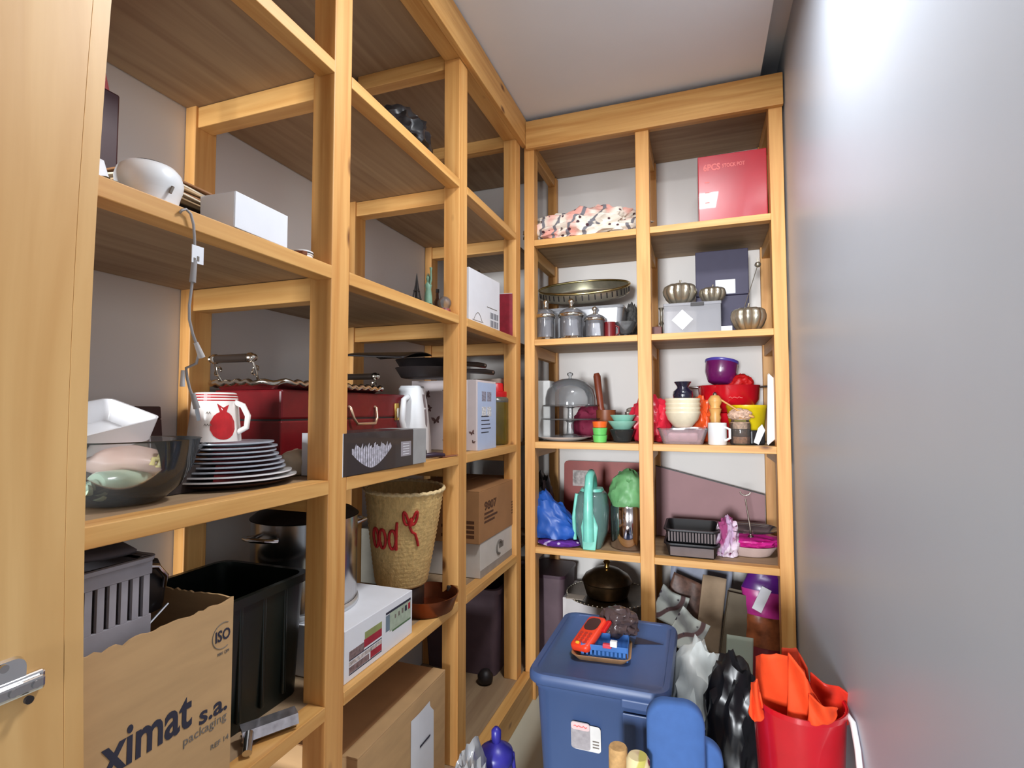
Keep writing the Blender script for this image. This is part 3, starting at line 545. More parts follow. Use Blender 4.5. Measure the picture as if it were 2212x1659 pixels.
MB().tube([(.034, -.02, .085), (.04, 0, .08), (.042, .016, .06), (.036, .02, .04)], .005, 8).obj('chrome_trim', CHROME, t, smooth=True)
MB().tube([(.038, -.045, -.03), (.045, .02, .01)], .0022, 6).obj('wire_stem', CHROME, t)
MB().tube([(0, 0, -.13), (0, 0, .0)], .012, 10).obj('shaft', DARK, t)
# dark green crate behind
t = thing('storage_crate', 'very dark green plastic crate behind the silver roll', 'crate', (-.225, -1.437, Z2)); DG = mat('dark_green_plastic', (18, 25, 21), .35, var=.1)
MB().loft([rr(.24, .25, .03, 0), rr(.26, .27, .03, .26), rr(.25, .26, .03, .26), rr(.23, .24, .03, .01)]).obj('crate_body', DG, t, smooth=True)
MB().loft([rr(.275, .285, .035, .25), rr(.275, .285, .035, .268), rr(.25, .26, .03, .268), rr(.25, .26, .03, .25)], close=True).obj('rim', DG, t, smooth=True)
for k in range(3): bx('rib', DG, t, .118, .130, -.06+.06*k, -.05+.06*k, .02, .25, .003)
# silver roll
a, b = P(520, 1588, z=Z2+.02), P(640, 1545, z=Z2+.02); d = (b-a)
t = thing('steel_tongs', 'shiny metal channel and round bar lying at the shelf edge', 'metal part', (a.x, a.y, Z2), math.atan2(d.y, d.x)); ln = d.length
MB().loft([[(-.0, -.018, .012), (0, -.012, .030), (0, .012, .034), (0, .02, .018), (0, .016, .018), (0, .010, .030), (0, -.009, .026), (0, -.014, .012)], [(ln, -.018, .012), (ln, -.012, .030), (ln, .012, .034), (ln, .02, .018), (ln, .016, .018), (ln, .010, .030), (ln, -.009, .026), (ln, -.014, .012)]]).obj('channel', mat('bright_metal', (224, 220, 226), .15, .9, var=.25, scale=60), t)
MB().tube([(.0, 0, .009), (ln, 0, .009)], .009, 12).obj('tube', STEEL, t, smooth=True)
MB().tube([(.012, -.012, .024), (.0, -.05, .010)], .0085, 14).obj('round_bar', STEEL, t, smooth=True)
# white multi-print box + pot on it
ya, yb = P(742, 1420, x=-.02).y, P(889, 1320, x=-.02).y; H = .783-Z2
t = thing('coffee_machine_box', 'white box with red and green printed strips under the pot', 'box', (-.185, (ya+yb)/2, Z2)); h = (yb-ya)/2; xx = .167
bx('body', WHITE, t, -xx, xx, -h, h, 0, H, .0015)
RDP = mat('red_print', (164, 40, 58), .6, var=.15, scale=50); GNP = mat('green_grey_print', (170, 184, 164), .6, var=.15, scale=60); LIM = mat('lime_print', (150, 158, 100), .6, var=.2); SLB = mat('slate_blue_print', (112, 130, 144), .6); GR = mat('taupe_print', (130, 108, 108), .6, var=.4, scale=120)
def strip(u0, u1, v0, v1, m, nm='print_panel', lift=.0004): bx(nm, m, t, xx, xx+lift, -h+2*h*u0, -h+2*h*u1, H*v0, H*v1, 0)
strip(.06, .25, .40, .56, GR); strip(.25, .5, .44, .60, RDP); strip(.26, .5, .60, .74, LIM); strip(.06, .5, .38, .40, INK)
strip(.06, .32, .14, .26, GR); strip(.34, .5, .14, .28, RDP); strip(.06, .5, .28, .36, mat('pale_text_rows', (190, 180, 176), .6, var=.5, scale=140)); strip(.06, .5, .11, .13, INK)
strip(.56, .62, .44, .78, SLB); strip(.62, .97, .40, .80, GNP); strip(.56, .97, .80, .85, INK); strip(.66, .97, .36, .40, mat('green_rule', (88, 120, 84), .6))
for k in range(5): strip(.70+.056*k, .72+.06*k, .62, .70+.015*k, (GREYINK, GREYINK, GREYINK, INK, RDP)[k], 'cup_icon', .0008)
pc = Vector((-.235, -1.152))
t = thing('stock_pot', 'tall stainless steel stock pot with side handles on the white box', 'pot', (pc.x, pc.y, .784), .3); r = .135; ph = .235
MB().lathe([(r*.97, 0), (r, .006), (r, ph), (r+.004, ph+.002), (r-.003, ph+.002), (r-.003, .01), (.001, .008)], 56).obj('pot_body', STEEL, t, smooth=True)
MB().lathe([(r+.004, 0), (r+.006, .004), (r+.004, .014), (r+.0005, .016)], 56, caps=(True, False)).obj('base_ring', mat('pale_steel_base', (206, 208, 210), .3, .6), t, smooth=True)
MB().lathe([(r+.003, ph+.003), (r*.9, ph+.016), (r*.5, ph+.032), (.02, ph+.038), (.018, ph+.05), (.001, ph+.052)], 40).obj('lid', DARK, t, smooth=True)
for a in (-1.95, .9):
    M_ = Matrix.Rotation(a, 4, 'Z')
    MB().tube([(r-.004, -.04, ph-.035), (r+.028, -.035, ph-.03), (r+.034, 0, ph-.03), (r+.028, .035, ph-.03), (r-.004, .04, ph-.035)], .006, 10, M=M_).obj('handle', CHROME, t, smooth=True)
# straw basket
t_top = P(885, 1045, y=-.80)
bc = Vector((-.16, -.785)); zb_ = .735; zt_ = P(965, 1058, y=-.8).z
t = thing('straw_basket', 'tall woven straw basket with red lettering and a red bow', 'basket', (bc.x, bc.y, zb_), 0, None, (.03, .05, 0)); STR = mat('woven_straw', (214, 178, 116), .85, var=.14, scale=90, bump=.5, stretch=(1, 1, .5)); hb_ = zt_-zb_
def br(q): u = q/hb_; return .082+.046*u**.9
prof = [(.06, .0), (.074, .004)]
nr = 22
for k in range(nr): q = .008+(hb_-.012)*k/nr; prof += [(br(q)-.0015, q), (br(q)+.0025, q+(hb_-.012)/nr*.5)]
prof += [(br(hb_), hb_-.004), (br(hb_)-.008, hb_-.003), (br(hb_*.5)-.008, hb_*.5), (br(.01)-.008, .012), (.001, .012)]
MB().lathe(prof, 64).obj('basket_wall', STR, t, smooth=True)
MB().tube([(br(hb_)*math.cos(a), br(hb_)*math.sin(a), hb_+.0015*math.sin(a*30)) for a in [2*PI*k/120 for k in range(120)]], .0062, 8, closed=True).obj('rim_braid', mat('pale_straw', (226, 200, 150), .85, var=.2, scale=150, bump=.4), t, smooth=True)
YARN = mat('red_yarn', (176, 22, 22), .7, var=.15, scale=80)
def onb(pts, name, rad=.0045, closed=False):
    MB().tube([((br(z_)+.003)*math.cos(a), (br(z_)+.003)*math.sin(a), z_) for a, z_ in pts], rad, 8, closed=closed).obj(name, YARN, t, smooth=True)
B0 = math.atan2(CAM.y-bc.y, CAM.x-bc.x)
cA, cZ = B0+.16, hb_*.74
for s_ in (-1, 1): onb([(cA+s_*(.02+.16*math.sin(u*PI)*1), cZ+.018*math.sin(u*2*PI-.4)+.014*math.sin(u*PI)) for u in [k/14 for k in range(15)]], 'bow_loop', .0042)
onb([(cA, cZ+.004), (cA+.0, cZ-.02), (cA+.07, cZ-.036), (cA+.16, cZ-.042), (cA+.24, cZ-.066), (cA+.28, cZ-.082)], 'bow_tail', .0042)
onb([(cA-.02, cZ+.006), (cA+.02, cZ+.002), (cA, cZ-.014)], 'bow_knot', .008)
def letter_o(a, z_): onb([(a+0.1*math.cos(k*PI/9), z_+.03*math.sin(k*PI/9)) for k in range(18)], 'letter', .0045, True)
lz = hb_*.55
letter_o(B0-.84, lz); letter_o(B0-.60, lz); letter_o(B0-.30, lz+.0)
onb([(B0-.19, lz-.032), (B0-.195, lz), (B0-.19, lz+.03), (B0-.175, lz+.056)], 'letter', .0045)
tag(MB().lathe([(.07, 0), (.075, .004), (.075, .07), (.07, .074)], 36).obj('round_tin', mat('dark_tin', (70, 56, 50), .4, .5), None, (bc.x, bc.y, Z2), smooth=True), 'low dark tin supporting the straw basket', 'tin')
# copper pan
pcn = Vector((-.125, -.775)); cr = .115
COP = mat('copper', (124, 66, 40), .32, .85, var=.2, scale=14)
pc_ = cbase(930, 1350, Z2, .10)
t = thing('copper_pan', 'shallow copper pan with an iron ring handle below the straw basket', 'pan', (pc_.x-.03, pc_.y+.02, Z2), .1)
MB().lathe([(.084, 0), (.09, .003), (.106, .05), (.1075, .053), (.104, .053), (.088, .006), (.001, .005)], 44).obj('pan_body', COP, t, smooth=True)
MB().tube([(.05+.016*math.cos(k*PI/8), .118, .062+.022*math.sin(k*PI/8)) for k in range(16)], .0045, 8, closed=True).obj('ring_handle', DARK, t, smooth=True)
MB().box(.04, .06, .085, .118, .03, .05).obj('handle_lug', DARK, t, bevel=.003)
# 9807 carton on white carton
y0 = P(1036, 1220, x=-.025).y; y1 = P(1111, 1170, x=-.025).y; zw = P(1040, 1172, x=-.025).z
t = carton('white_carton', 'white carton with a grey drawing under the brown 9807 carton', 'carton', -.40, -.022, y0, y1, Z2, zw, mat('off_white_card', (214, 206, 196), .65, var=.04))
MB().tube([(.1895, .03*math.cos(a)+.0, (zw-Z2)*.55+.026*math.sin(a)) for a in [.6+k*.3 for k in range(15)]], .006, 6).obj('drawing', GREYINK, t, smooth=True)
bx('drawing_core', GREYINK, t, .189, .1895, .0, .05, (zw-Z2)*.5, (zw-Z2)*.68, 0); bx('grey_band', mat('grey_card_band', (158, 148, 138), .7), t, .189, .1894, -(y1-y0)/2, (y1-y0)/2, 0, (zw-Z2)*.22, 0)
zt_ = P(1045, 1058, x=-.02).z; y1b = .03
t = carton('brown_carton', 'brown carton stamped 9807 stacked on the white carton', 'carton', -.38, -.018, y0-.02, y1b, zw+.001, zt_, KRAFTD, None)
h = (y1b-y0+.02)/2; H = zt_-zw-.001; text('9807', H*.22, INKB, t, FX, (.1815, -h*.8, H*.60), bold=.0016, width=h*.52)
for k, (a, b) in enumerate(((.5, .38), (.42, .56), (.34, .44))): bx('stamped_line', INKB, t, .181, .1814, -h*.8, -h*.8+h*b, H*(a), H*(a+.045), 0)
for k in range(5): bx('stamped_line', INKB, t, .181, .1814, h*.45, h*(.9-.05*(k % 2)), H*(.25+.06*k), H*(.285+.06*k), 0)
for k in range(4): bx('stamped_line', INKB, t, .02+.02*(k % 2), .16, -h-.0005, -h, H*(.1+.09*k), H*(.16+.09*k), 0)
tag(bx('grey_box', mat('grey_green_card', (146, 142, 130), .7), None, -.09, .09, -.1, .1, 0, .20, .003), 'grey box standing behind the copper pan', 'box').location = (-.34, -.53, Z2)

# ---- bottom shelf (z .12)
Z1 = .1205
y1 = P(959, 1440, x=-.03).y; H = .452-Z1; y0 = y1-.47
t = thing('flat_carton', 'wide brown carton with a white paper label on the bottom shelf', 'carton', (-.225, (y0+y1)/2, Z1)); h = (y1-y0)/2
bx('body', KRAFT, t, -.2, .2, -h, h, 0, H-.004, .002); bx('flap', KRAFTD, t, -.2, -.002, -h, h, H-.004, H-.001, .0008); bx('flap', KRAFTD, t, .002, .155, -h, h, H-.004, H-.001, .0008); bx('flap', KRAFT, t, .155, .2, -h, h, H-.004, H+.001, .0008)
a, b = P(890, 1620, x=-.02), P(940, 1530, x=-.02); oy = (y0+y1)/2
lab = MB().grid(lambda u, v: (.2012+.0015*math.sin(5*u)*v, a.y-oy+(b.y-a.y)*u, H*.12+(H*.74)*v), 6, 8).obj('paper_label', WHITE, t)
for k, (u0, u1, v0) in enumerate(((.35, .8, .55), (.1, .35, .28))): bx('pen_stroke', INK, lab, .2035, .2038, a.y-oy+(b.y-a.y)*u0, a.y-oy+(b.y-a.y)*u1, H*v0, H*(v0+.018), 0)
tag(MB().loft([rr(.26, .3, .04, 0), rr(.28, .32, .04, .27), rr(.26, .3, .04, .28)]).obj('red_container', RED, None, (-.17, -1.52, Z1), smooth=True), 'red plastic container on the bottom shelf near the door', 'container')
t = thing('mauve_crate', 'greyish mauve storage crate deep in the bottom corner', 'crate', (-.27, .12, Z1)); MV = mat('mauve_plastic', (96, 76, 84), .6)
MB().loft([rr(.34, .44, .03, 0), rr(.38, .48, .03, .38), rr(.36, .46, .03, .38), rr(.32, .42, .03, .012)]).obj('crate_body', MV, t, smooth=True)
MB().loft([rr(.395, .495, .035, .365), rr(.395, .495, .035, .385), rr(.36, .46, .03, .385), rr(.36, .46, .03, .365)], close=True).obj('rim', MV, t, smooth=True)
q = P(1090, 1378, z=.3); tag(MB().lathe([(.02, 0), (.032, .01), (.034, .035), (.02, .055), (.008, .06)], 20).obj('spice_pot', DARK, None, (-.12, -.16, Z1), smooth=True), 'small dark round pot on the bottom shelf by the corner', 'pot')

# ================================================================== THINGS ON THE FAR UNIT
def RB(p0, p1, pt, pb, y):
    c = P((p0+p1)/2, (pt+pb)/2, y=y); m = mpp(c); return c.x, (p1-p0)/2*m, (pb-pt)*m
def patterned(name, base, stripes, dots, band):
    m = bpy.data.materials.new(name); m.use_nodes = True; nt = m.node_tree; b = nt.nodes['Principled BSDF']; N = nt.nodes.new; L = nt.links.new
    tc = N('ShaderNodeTexCoord'); n = N('ShaderNodeTexNoise'); n.inputs['Scale'].default_value = 9; n.inputs['Detail'].default_value = 2
    r = N('ShaderNodeValToRGB'); e = r.color_ramp.elements; e[0].position = .40; e[0].color = lin(stripes)+(1,); e[1].position = .52; e[1].color = lin(base)+(1,)
    wv_ = N('ShaderNodeTexWave'); wv_.inputs['Scale'].default_value = 2.6; wv_.inputs['Distortion'].default_value = 14; wv_.inputs['Detail'].default_value = 1
    r2 = N('ShaderNodeValToRGB'); r2.color_ramp.elements[0].position = .05; r2.color_ramp.elements[0].color = (1, 1, 1, 1); r2.color_ramp.elements[1].position = .11; r2.color_ramp.elements[1].color = (0, 0, 0, 1)
    mx = N('ShaderNodeMix'); mx.data_type = 'RGBA'; mx.inputs[7].default_value = lin(band)+(1,)
    v = N('ShaderNodeTexVoronoi'); v.inputs['Scale'].default_value = 24
    r3 = N('ShaderNodeValToRGB'); r3.color_ramp.elements[0].position = .16; r3.color_ramp.elements[0].color = (1, 1, 1, 1); r3.color_ramp.elements[1].position = .22; r3.color_ramp.elements[1].color = (0, 0, 0, 1)
    m3 = N('ShaderNodeMix'); m3.data_type = 'RGBA'; m3.inputs[7].default_value = lin(dots)+(1,)
    for k in (n, wv_, v): L(tc.outputs['Object'], k.inputs['Vector'])
    L(n.outputs[0], r.inputs[0]); L(wv_.outputs[0], r2.inputs[0]); L(v.outputs['Distance'], r3.inputs[0])
    L(r2.outputs[0], mx.inputs[0]); L(r.outputs[0], mx.inputs[6]); L(r3.outputs[0], m3.inputs[0]); L(mx.outputs[2], m3.inputs[6]); L(m3.outputs[2], b.inputs['Base Color'])
    b.inputs['Roughness'].default_value = .85; MATS[name] = m; return m
# ---- top shelf
S5 = 2.0985
x, wd, _, zt = BK(1157, 1374, 445, 515, .13)
tag(MB().blob(wd*.5, .10, .15, 11, .42, 2.0, True, 5).obj('tablecloth', patterned('dotted_tablecloth', (232, 222, 208), (226, 164, 150), (74, 44, 52), (120, 118, 124)), None, (x, .14, S5), smooth=True), 'crumpled cream tablecloth with pink, grey and dotted pattern', 'tablecloth')
x, wd, _, zt = BK(1508, 1658, 332, 470, .05)
t = thing('stock_pot_box', 'glossy red box lettered 6PCS STOCK POT on the top shelf', 'box', (x, .05, S5), .02); H = zt-S5+.006
bx('body', mat('glossy_red_card', (176, 34, 48),   .3, var=.08, scale=7, coat=.35, bump=.03), t, -wd/2, wd/2, 0, .24, 0, H, .003)
PKP = mat('pale_red_print', (222, 112, 108), .5); text('6PCS', H*.13, PKP, t, FY, (-wd*.42, -.0006, H*.78), bold=.0012, width=wd*.25); text('STOCK POT', H*.075, PKP, t, FY, (-wd*.14, -.0006, H*.80), bold=.0006, width=wd*.33)
for k in range(3): bx('print_mark', PKP, t, -wd*.40, -wd*.33, -.0006, 0, H*(.30+.15*k), H*(.315+.15*k), 0)
# ---- silver shelf
S4 = 1.630
x, wd, _, zt = BK(1160, 1352, 640, 725, .24)
t = thing('plastic_storage_box', 'clear grey plastic box behind the crystal jars', 'container', (x, .25, S4)); H = .15
MB().loft([rr(wd*.92, .22, .02, 0), rr(wd, .25, .025, H), rr(wd-.006, .244, .025, H), rr(wd*.9, .21, .02, .004)]).obj('box_wall', PLAS, t, smooth=True)
MB().loft([rr(wd*1.02, .26, .027, H), rr(wd*1.02, .26, .027, H+.012)]).obj('lid', PLAS, t, smooth=True)
for k in range(9): MB().blob(.03, .03, .04, 20+k, .3, 2, True, 2).obj('wrapped_item', (WHITE, GREYINK, CERAM)[k % 3], t, (-wd*.38+wd*.095*k, -.02+.05*(k % 2), .01+.025*(k % 3)), smooth=True)
tx, tw, _, _ = BK(1158, 1362, 580, 650, .2)
t = thing('gallery_tray', 'oval silver gallery tray tilted on the clear plastic box', 'tray', (tx, .155, S4+.18), 0, None, (.45, 0, .03)); a_ = tw*.5
OV = Matrix.Diagonal((1, .62, 1, 1)) @ Matrix.Identity(4)
MB().lathe([(a_*.82, 0), (a_*.88, .004), (a_*.8, .006), (.001, .005)], 56, M=Matrix.Translation((0, .13, 0)) @ OV).obj('tray_floor', mat('tarnished_green_silver', (84, 92, 66), .22, .8, var=.2, scale=8), t, smooth=True)
MB().lathe([(a_*.88, .003), (a_*.95, .012), (a_*.955, .052), (a_*.945, .052), (a_*.94, .013)], 56, M=Matrix.Translation((0, .13, 0)) @ OV, caps=(False, False)).obj('gallery_wall', OLDSIL, t, smooth=True)
MB().tube([(a_*.965*math.cos(q), .13+.62*a_*.965*math.sin(q), .055) for q in [2*PI*k/72 for k in range(72)]], .006, 8, closed=True).obj('rim', mat('gilt_silver', (200, 184, 130), .25, 1), t, smooth=True)
for k in range(46):
    q = 2*PI*k/46; MB().box(-.0028, .0028, -.001, .001, .02, .046, M=Matrix.Translation((a_*.957*math.cos(q), .13+.62*a_*.957*math.sin(q), 0)) @ Matrix.Rotation(q+PI/2, 4, 'Z')).obj('slot', DARK, t)
def crystal_jar(p0, p1, pt, pb, y, label):
    x, r, h = RB(p0, p1, pt, pb, y); b = h*.60
    t = thing('crystal_jar', label, 'jar', (x, y, S4), 0, 'crystal jars with silver lids')
    MB().lathe([(r*.80, 0), (r*.9, h*.02), (r*.86, h*.06), (r*.86, b*.9), (r*.92, b*.96)], 48, lobes=24, amp=.05).obj('jar_body', CRYS, t, smooth=True)
    MB().lathe([(r*.87, 0), (r*.99, h*.012), (r*.93, h*.05), (r*.87, h*.07)], 48, caps=(True, False), lobes=14, amp=.06).obj('foot_mount', SILVER, t, smooth=True)
    MB().lathe([(r*.93, b*.90), (r*1.0, b*.94), (r*1.01, b*1.0), (r*.96, b*1.03)], 48, caps=(False, False), lobes=16, amp=.05).obj('collar', SILVER, t, smooth=True)
    MB().lathe([(r*.96, b), (r*.9, b+h*.06), (r*.6, b+h*.13), (r*.22, b+h*.17)], 48, lobes=16, amp=.06).obj('lid', CRYS, t, smooth=True)
    MB().lathe([(r*.28, b+h*.165), (r*.14, b+h*.2), (r*.12, b+h*.24), (r*.26, b+h*.30), (r*.26, b+h*.34), (r*.12, b+h*.39), (.0005, b+h*.40)], 20).obj('knob', SILVER, t, smooth=True)
crystal_jar(1158, 1200, 645, 735, .06, 'slim crystal jar at the left end of the silver shelf'); crystal_jar(1207, 1261, 642, 732, .07, 'widest crystal jar, middle of the three'); crystal_jar(1262, 1307, 656, 727, .08, 'shortest crystal jar, right of the other two')
x, r, h = RB(1304, 1330, 690, 727, .12); t = thing('mug', 'small dark red cup beside the shortest crystal jar', 'cup', (x, .12, S4)); MB().lathe([(r*.8, 0), (r, .004), (r, h), (r*.9, h), (r*.85, .008), (.001, .006)], 24).obj('cup_body', mat('dark_red_glaze', (112, 26, 30), .3), t, smooth=True); MB().tube([(r*.9, 0, h*.8), (r*1.5, 0, h*.7), (r*1.5, 0, h*.35), (r*.9, 0, h*.2)], .004).obj('handle', mat('dark_red_glaze', 0), t, smooth=True)
x, r, h = RB(1326, 1376, 690, 727, .16); t = thing('sugar_bowl', 'clear glass footed bowl near the middle post', 'bowl', (x, .16, S4)); MB().lathe([(r*.5, 0), (r*.5, .004), (r*.12, .01), (r*.12, h*.3), (r*.6, h*.45), (r, h), (r*.96, h), (r*.5, h*.5), (.001, h*.42)], 32).obj('bowl_glass', GLSG, t, smooth=True)
tag(MB().blob(.035, .04, .19, 31, .3, 2.5).obj('mesh_bag', mat('dark_mesh', (70, 68, 66), .8, var=.5, scale=90), None, (P(1362, 650, y=.3).x, .32, S4), smooth=True), 'dark netting bag drooping behind the glass bowl', 'bag')
# pumpkins
def pumpkin(p0, p1, pt, pb, y, z0, label):
    x, r, h = RB(p0, p1, pt, pb, y); r *= .885
    t = thing('pumpkin_bowl', label, 'bowl', (x, y, z0), .2, 'silver pumpkin bowls')
    MB().lathe([(r*.42, 0), (r*.55, h*.02), (r*.82, h*.2), (r*.98, h*.42), (r, h*.55), (r*.94, h*.68)], 80, lobes=10, amp=.15).obj('bowl_body', OLDSIL, t, smooth=True)
    MB().lathe([(r*.95, h*.67), (r*.9, h*.73), (r*.72, h*.80), (r*.4, h*.80), (r*.1, h*.75)], 80, lobes=10, amp=.15).obj('lid', OLDSIL, t, smooth=True)
    MB().tube([(0, 0, h*.74), (.0, 0, h*.88), (r*.06, 0, h*1.0)], [r*.10, r*.055, r*.07], 10).obj('stem', OLDSIL, t, smooth=True)
x, wd, _, zt = BK(1434, 1558, 655, 718, .09); HB = zt-S4+.004
t = thing('acrylic_box', 'clear frosted box with a white diamond label under two pumpkins', 'box', (x, .09, S4), .02)
bx('box_body', glass('frosted_acrylic', (200, 200, 206), .4, .2), t, -wd/2, wd/2, 0, .13, 0, HB, .003); bx('lid', glass('frosted_acrylic', 0), t, -wd/2-.002, wd/2+.002, -.002, .132, HB-.012, HB+.001, .002)
MB().prism([(-.045, 0), (0, -.045), (.045, 0), (0, .045)], -.0012, -.0006, 'y', M=Matrix.Translation((-wd*.17, 0, HB*.48))).obj('diamond_label', WHITE, t); bx('catch', DARK, t, -.005, .05, -.006, -.001, HB-.016, HB-.002, .001)
pumpkin(1433, 1504, 604, 657, .14, S4+HB+.002, 'largest silver pumpkin bowl on the left of the frosted box'); pumpkin(1511, 1567, 611, 651, .15, S4+HB+.002, 'small silver pumpkin bowl on the right of the frosted box'); pumpkin(1580, 1653, 652, 714, .08, S4, 'silver pumpkin bowl standing on the shelf by the right post')
x, wd, _, zt = BK(1503, 1618, 540, 715, .26)
t = thing('presentation_box', 'tall dark navy box with a white sticker behind the pumpkins', 'box', (x, .26, S4)); H = zt-S4
bx('lower_half', mat('navy_card', (58, 54, 78), .6, var=.06), t, -wd/2, wd/2, 0, .15, 0, H*.48, .003); bx('upper_half', mat('navy_card', 0), t, -wd/2, wd/2, 0, .15, H*.485, H, .003); bx('sticker', WHITE, t, -wd*.12, wd*.25, -.001, -.0002, H*.5, H*.66, 0)
t = thing('twig_wand', 'thin stick with a small ball leaning behind the right pumpkin', 'stick', (P(1588, 668, y=.17).x, .17, S4)); b = P(1637, 572, y=.2)
v0 = Vector((0, 0, 0)); v1 = b-Vector(t.location); MB().tube([v0, v1], .0018, 6).obj('stick', OLDSIL, t); MB().blob(.013, .013, .026, 2, .05, 2, False, 3, -1).obj('ball', OLDSIL, t, v1-Vector((0, 0, .012)), smooth=True)
for k in range(3): MB().tube([v1+Vector((0, 0, .01)), v1+Vector((.008*(k-1), 0, .035))], [.0015, .0004], 5).obj('twig', OLDSIL, t)
x, wd, _, _ = BK(1558, 1582, 703, 714, .02); tag(bx('paper_card', WHITE, None, -wd/2, wd/2, -.003, .003, 0, .022, .0005), 'small white card standing at the foot of the right pumpkin', 'card').location = (x, .03, S4)
x, r, h = RB(1420, 1436, 630, 650, .3); t = thing('candlestick', 'slim silver candlestick standing next to the middle post', 'candlestick', (x, .3, S4)); MB().lathe([(.03, 0), (.03, .004), (.008, .012), (.006, .08), (.012, .09), (.006, .1), (.006, .15), (.014, .165), (.001, .166)], 20).obj('stem', OLDSIL, t, smooth=True)
tag(bx('wooden_wedge', mat('dark_red_wood', (92, 44, 36), .5), None, -.03, .03, -.02, .02, 0, .045, .004), 'small dark red wooden block beside the frosted box', 'block').location = (P(1415, 705, y=.1).x, .11, S4)

# ---- kitchenware shelf (z 1.157)
S3 = 1.1575
x, r, h = RB(1160, 1279, 940, 957, .17)
tag(MB().lathe([(r*.6, 0), (r*.66, .002), (r*.97, .016), (r, .019), (r*.95, .02), (r*.6, .006), (.001, .005)], 44).obj('white_plate', CERAM, None, (x, .16, S3), smooth=True), 'white plate under the glass cake stand', 'plate')
x, r, h = RB(1174, 1290, 825, 950, .18)
t = thing('cake_stand', 'tiered clear glass cake stand with a domed cover', 'cake stand', (x, .18, S3+.018))
MB().lathe([(r*.42, 0), (r*.42, .004), (r*.14, .014), (r*.12, h*.24), (r*.2, h*.27), (r*1.05, h*.29), (r*1.08, h*.31), (r*.1, h*.31), (r*.09, h*.48), (r*.2, h*.5), (r*1.0, h*.515), (r*1.03, h*.54), (.001, h*.53)], 48).obj('stand', GLSG, t, smooth=True)
MB().lathe([(r*.93, h*.54), (r*.93, h*.66), (r*.86, h*.80), (r*.62, h*.93), (r*.3, h*.99), (r*.05, h*1.0)], 48, caps=(False, False)).obj('dome', GLSG, t, smooth=True)
MB().lathe([(r*.06, h*.985), (r*.05, h*1.03), (r*.11, h*1.06), (r*.11, h*1.09), (.0005, h*1.11)], 16).obj('knob', GLSG, t, smooth=True)
WDB = mat('dark_turned_olivewood', (124, 66, 34), .45, var=.2, scale=20, stretch=(1, 1, .3))
x, r, h = RB(1288, 1330, 872, 920, .24); t = thing('mortar_and_pestle', 'brown wooden mortar with a long pestle standing in it', 'mortar', (x, .24, S3))
MB().lathe([(r*.75, 0), (r*.8, .006), (r*.6, .02), (r*.72, .04), (r*.98, .10), (r, .145), (r*.86, .145), (r*.7, .06), (.001, .05)], 32).obj('mortar', WDB, t, smooth=True); MB().tube([(-.0, 0, .06), (-.025, -.0, .16), (-.042, 0, .31), (-.045, 0, .325)], [.02, .016, .018, .012], 14).obj('pestle', mat('red_brown_wood', (120, 52, 28), .45), t, smooth=True)
x, r, h = RB(1280, 1312, 914, 958, .07); t = thing('cup_stack', 'two stacked lime green plastic cups topped by an orange cup', 'cups', (x, .07, S3))
LG = mat('lime_green_plastic', (104, 196, 98), .4)
for k in range(2): MB().lathe([(r*.86, h*.36*k), (r, h*.36*k+h*.34), (r*.9, h*.36*k+h*.34), (r*.8, h*.36*k+.004)], 30).obj('green_cup', LG, t, smooth=True)
MB().lathe([(r*.9, h*.72), (r*1.02, h), (r*.92, h), (r*.84, h*.76)], 30).obj('orange_cup', mat('orange_plastic', (238, 104, 34), .4), t, smooth=True)
x, r, h = RB(1314, 1374, 905, 957, .12); MINT = mat('mint_plastic', (140, 196, 178), .4)
tag(MB().lathe([(r*.55, 0), (r*.6, .003), (r*.92, h*.5), (r*.95, h*.52), (r*.85, h*.5), (.001, .006)], 36).obj('glass_bowl', glass('dark_glass', (70, 74, 76), .5), None, (x, .12, S3), smooth=True), 'dark glass bowl under the mint green bowls', 'bowl')
for k, lab in enumerate(('lower mint green bowl resting in the dark glass bowl', 'upper smaller mint green bowl, nested on top')):
    q = r*(1-.1*k); tag(MB().lathe([(q*.5, 0), (q*.6, .003), (q, h*.34), (q*1.01, h*.36), (q*.93, h*.34), (.001, .007)], 36).obj('mint_bowl', MINT, None, (x+.004*k, .12, S3+h*.5+.028*k), smooth=True), lab, 'bowl', 'mint green bowls')
x, wd, _, zt = BK(1240, 1312, 875, 945, .34); tag(MB().blob(wd*.5, .05, .16, 41, .3, 1.8).obj('magenta_cloth', mat('magenta_fabric', (132, 30, 62), .8), None, (x, .35, S3), smooth=True), 'dark magenta cloth bundled behind the cake stand', 'cloth')
x, r, h = RB(1336, 1380, 870, 930, .3); t = thing('saucepan', 'small steel saucepan with a long handle behind the mint bowls', 'pan', (x+.01, .3, S3))
MB().lathe([(r*.95, 0), (r, .004), (r, .10), (r*1.02, .102), (r*.95, .1), (r*.93, .008), (.001, .006)], 32).obj('pan_body', STEEL, t, smooth=True); MB().tube([(-r*.9, 0, .085), (-r*1.6, -.02, .10), (-r*2.3, -.03, .12)], .005, 8).obj('handle', STEEL, t, smooth=True)
tag(MB().blob(.025, .035, .05, 44, .3, 2).obj('tea_strainer', mat('grey_mesh_metal', (150, 140, 130), .4, .5, var=.5, scale=90), None, (x+.01, .3, S3+.103), smooth=True), 'crumpled grey mesh strainer lying on the saucepan', 'strainer')
RBAG = glass('red_carrier_plastic', (224, 44, 66), .88, .3); OBAG = glass('orange_carrier_plastic', (240, 92, 40), .88, .3)
x, wd, _, zt = BK(1366, 1448, 858, 945, .2); tag(MB().blob(wd*.5, .07, .2, 51, .3, 2.2).obj('red_bag', RBAG, None, (x, .21, S3), smooth=True), 'pink-red plastic bag behind the middle post', 'bag')
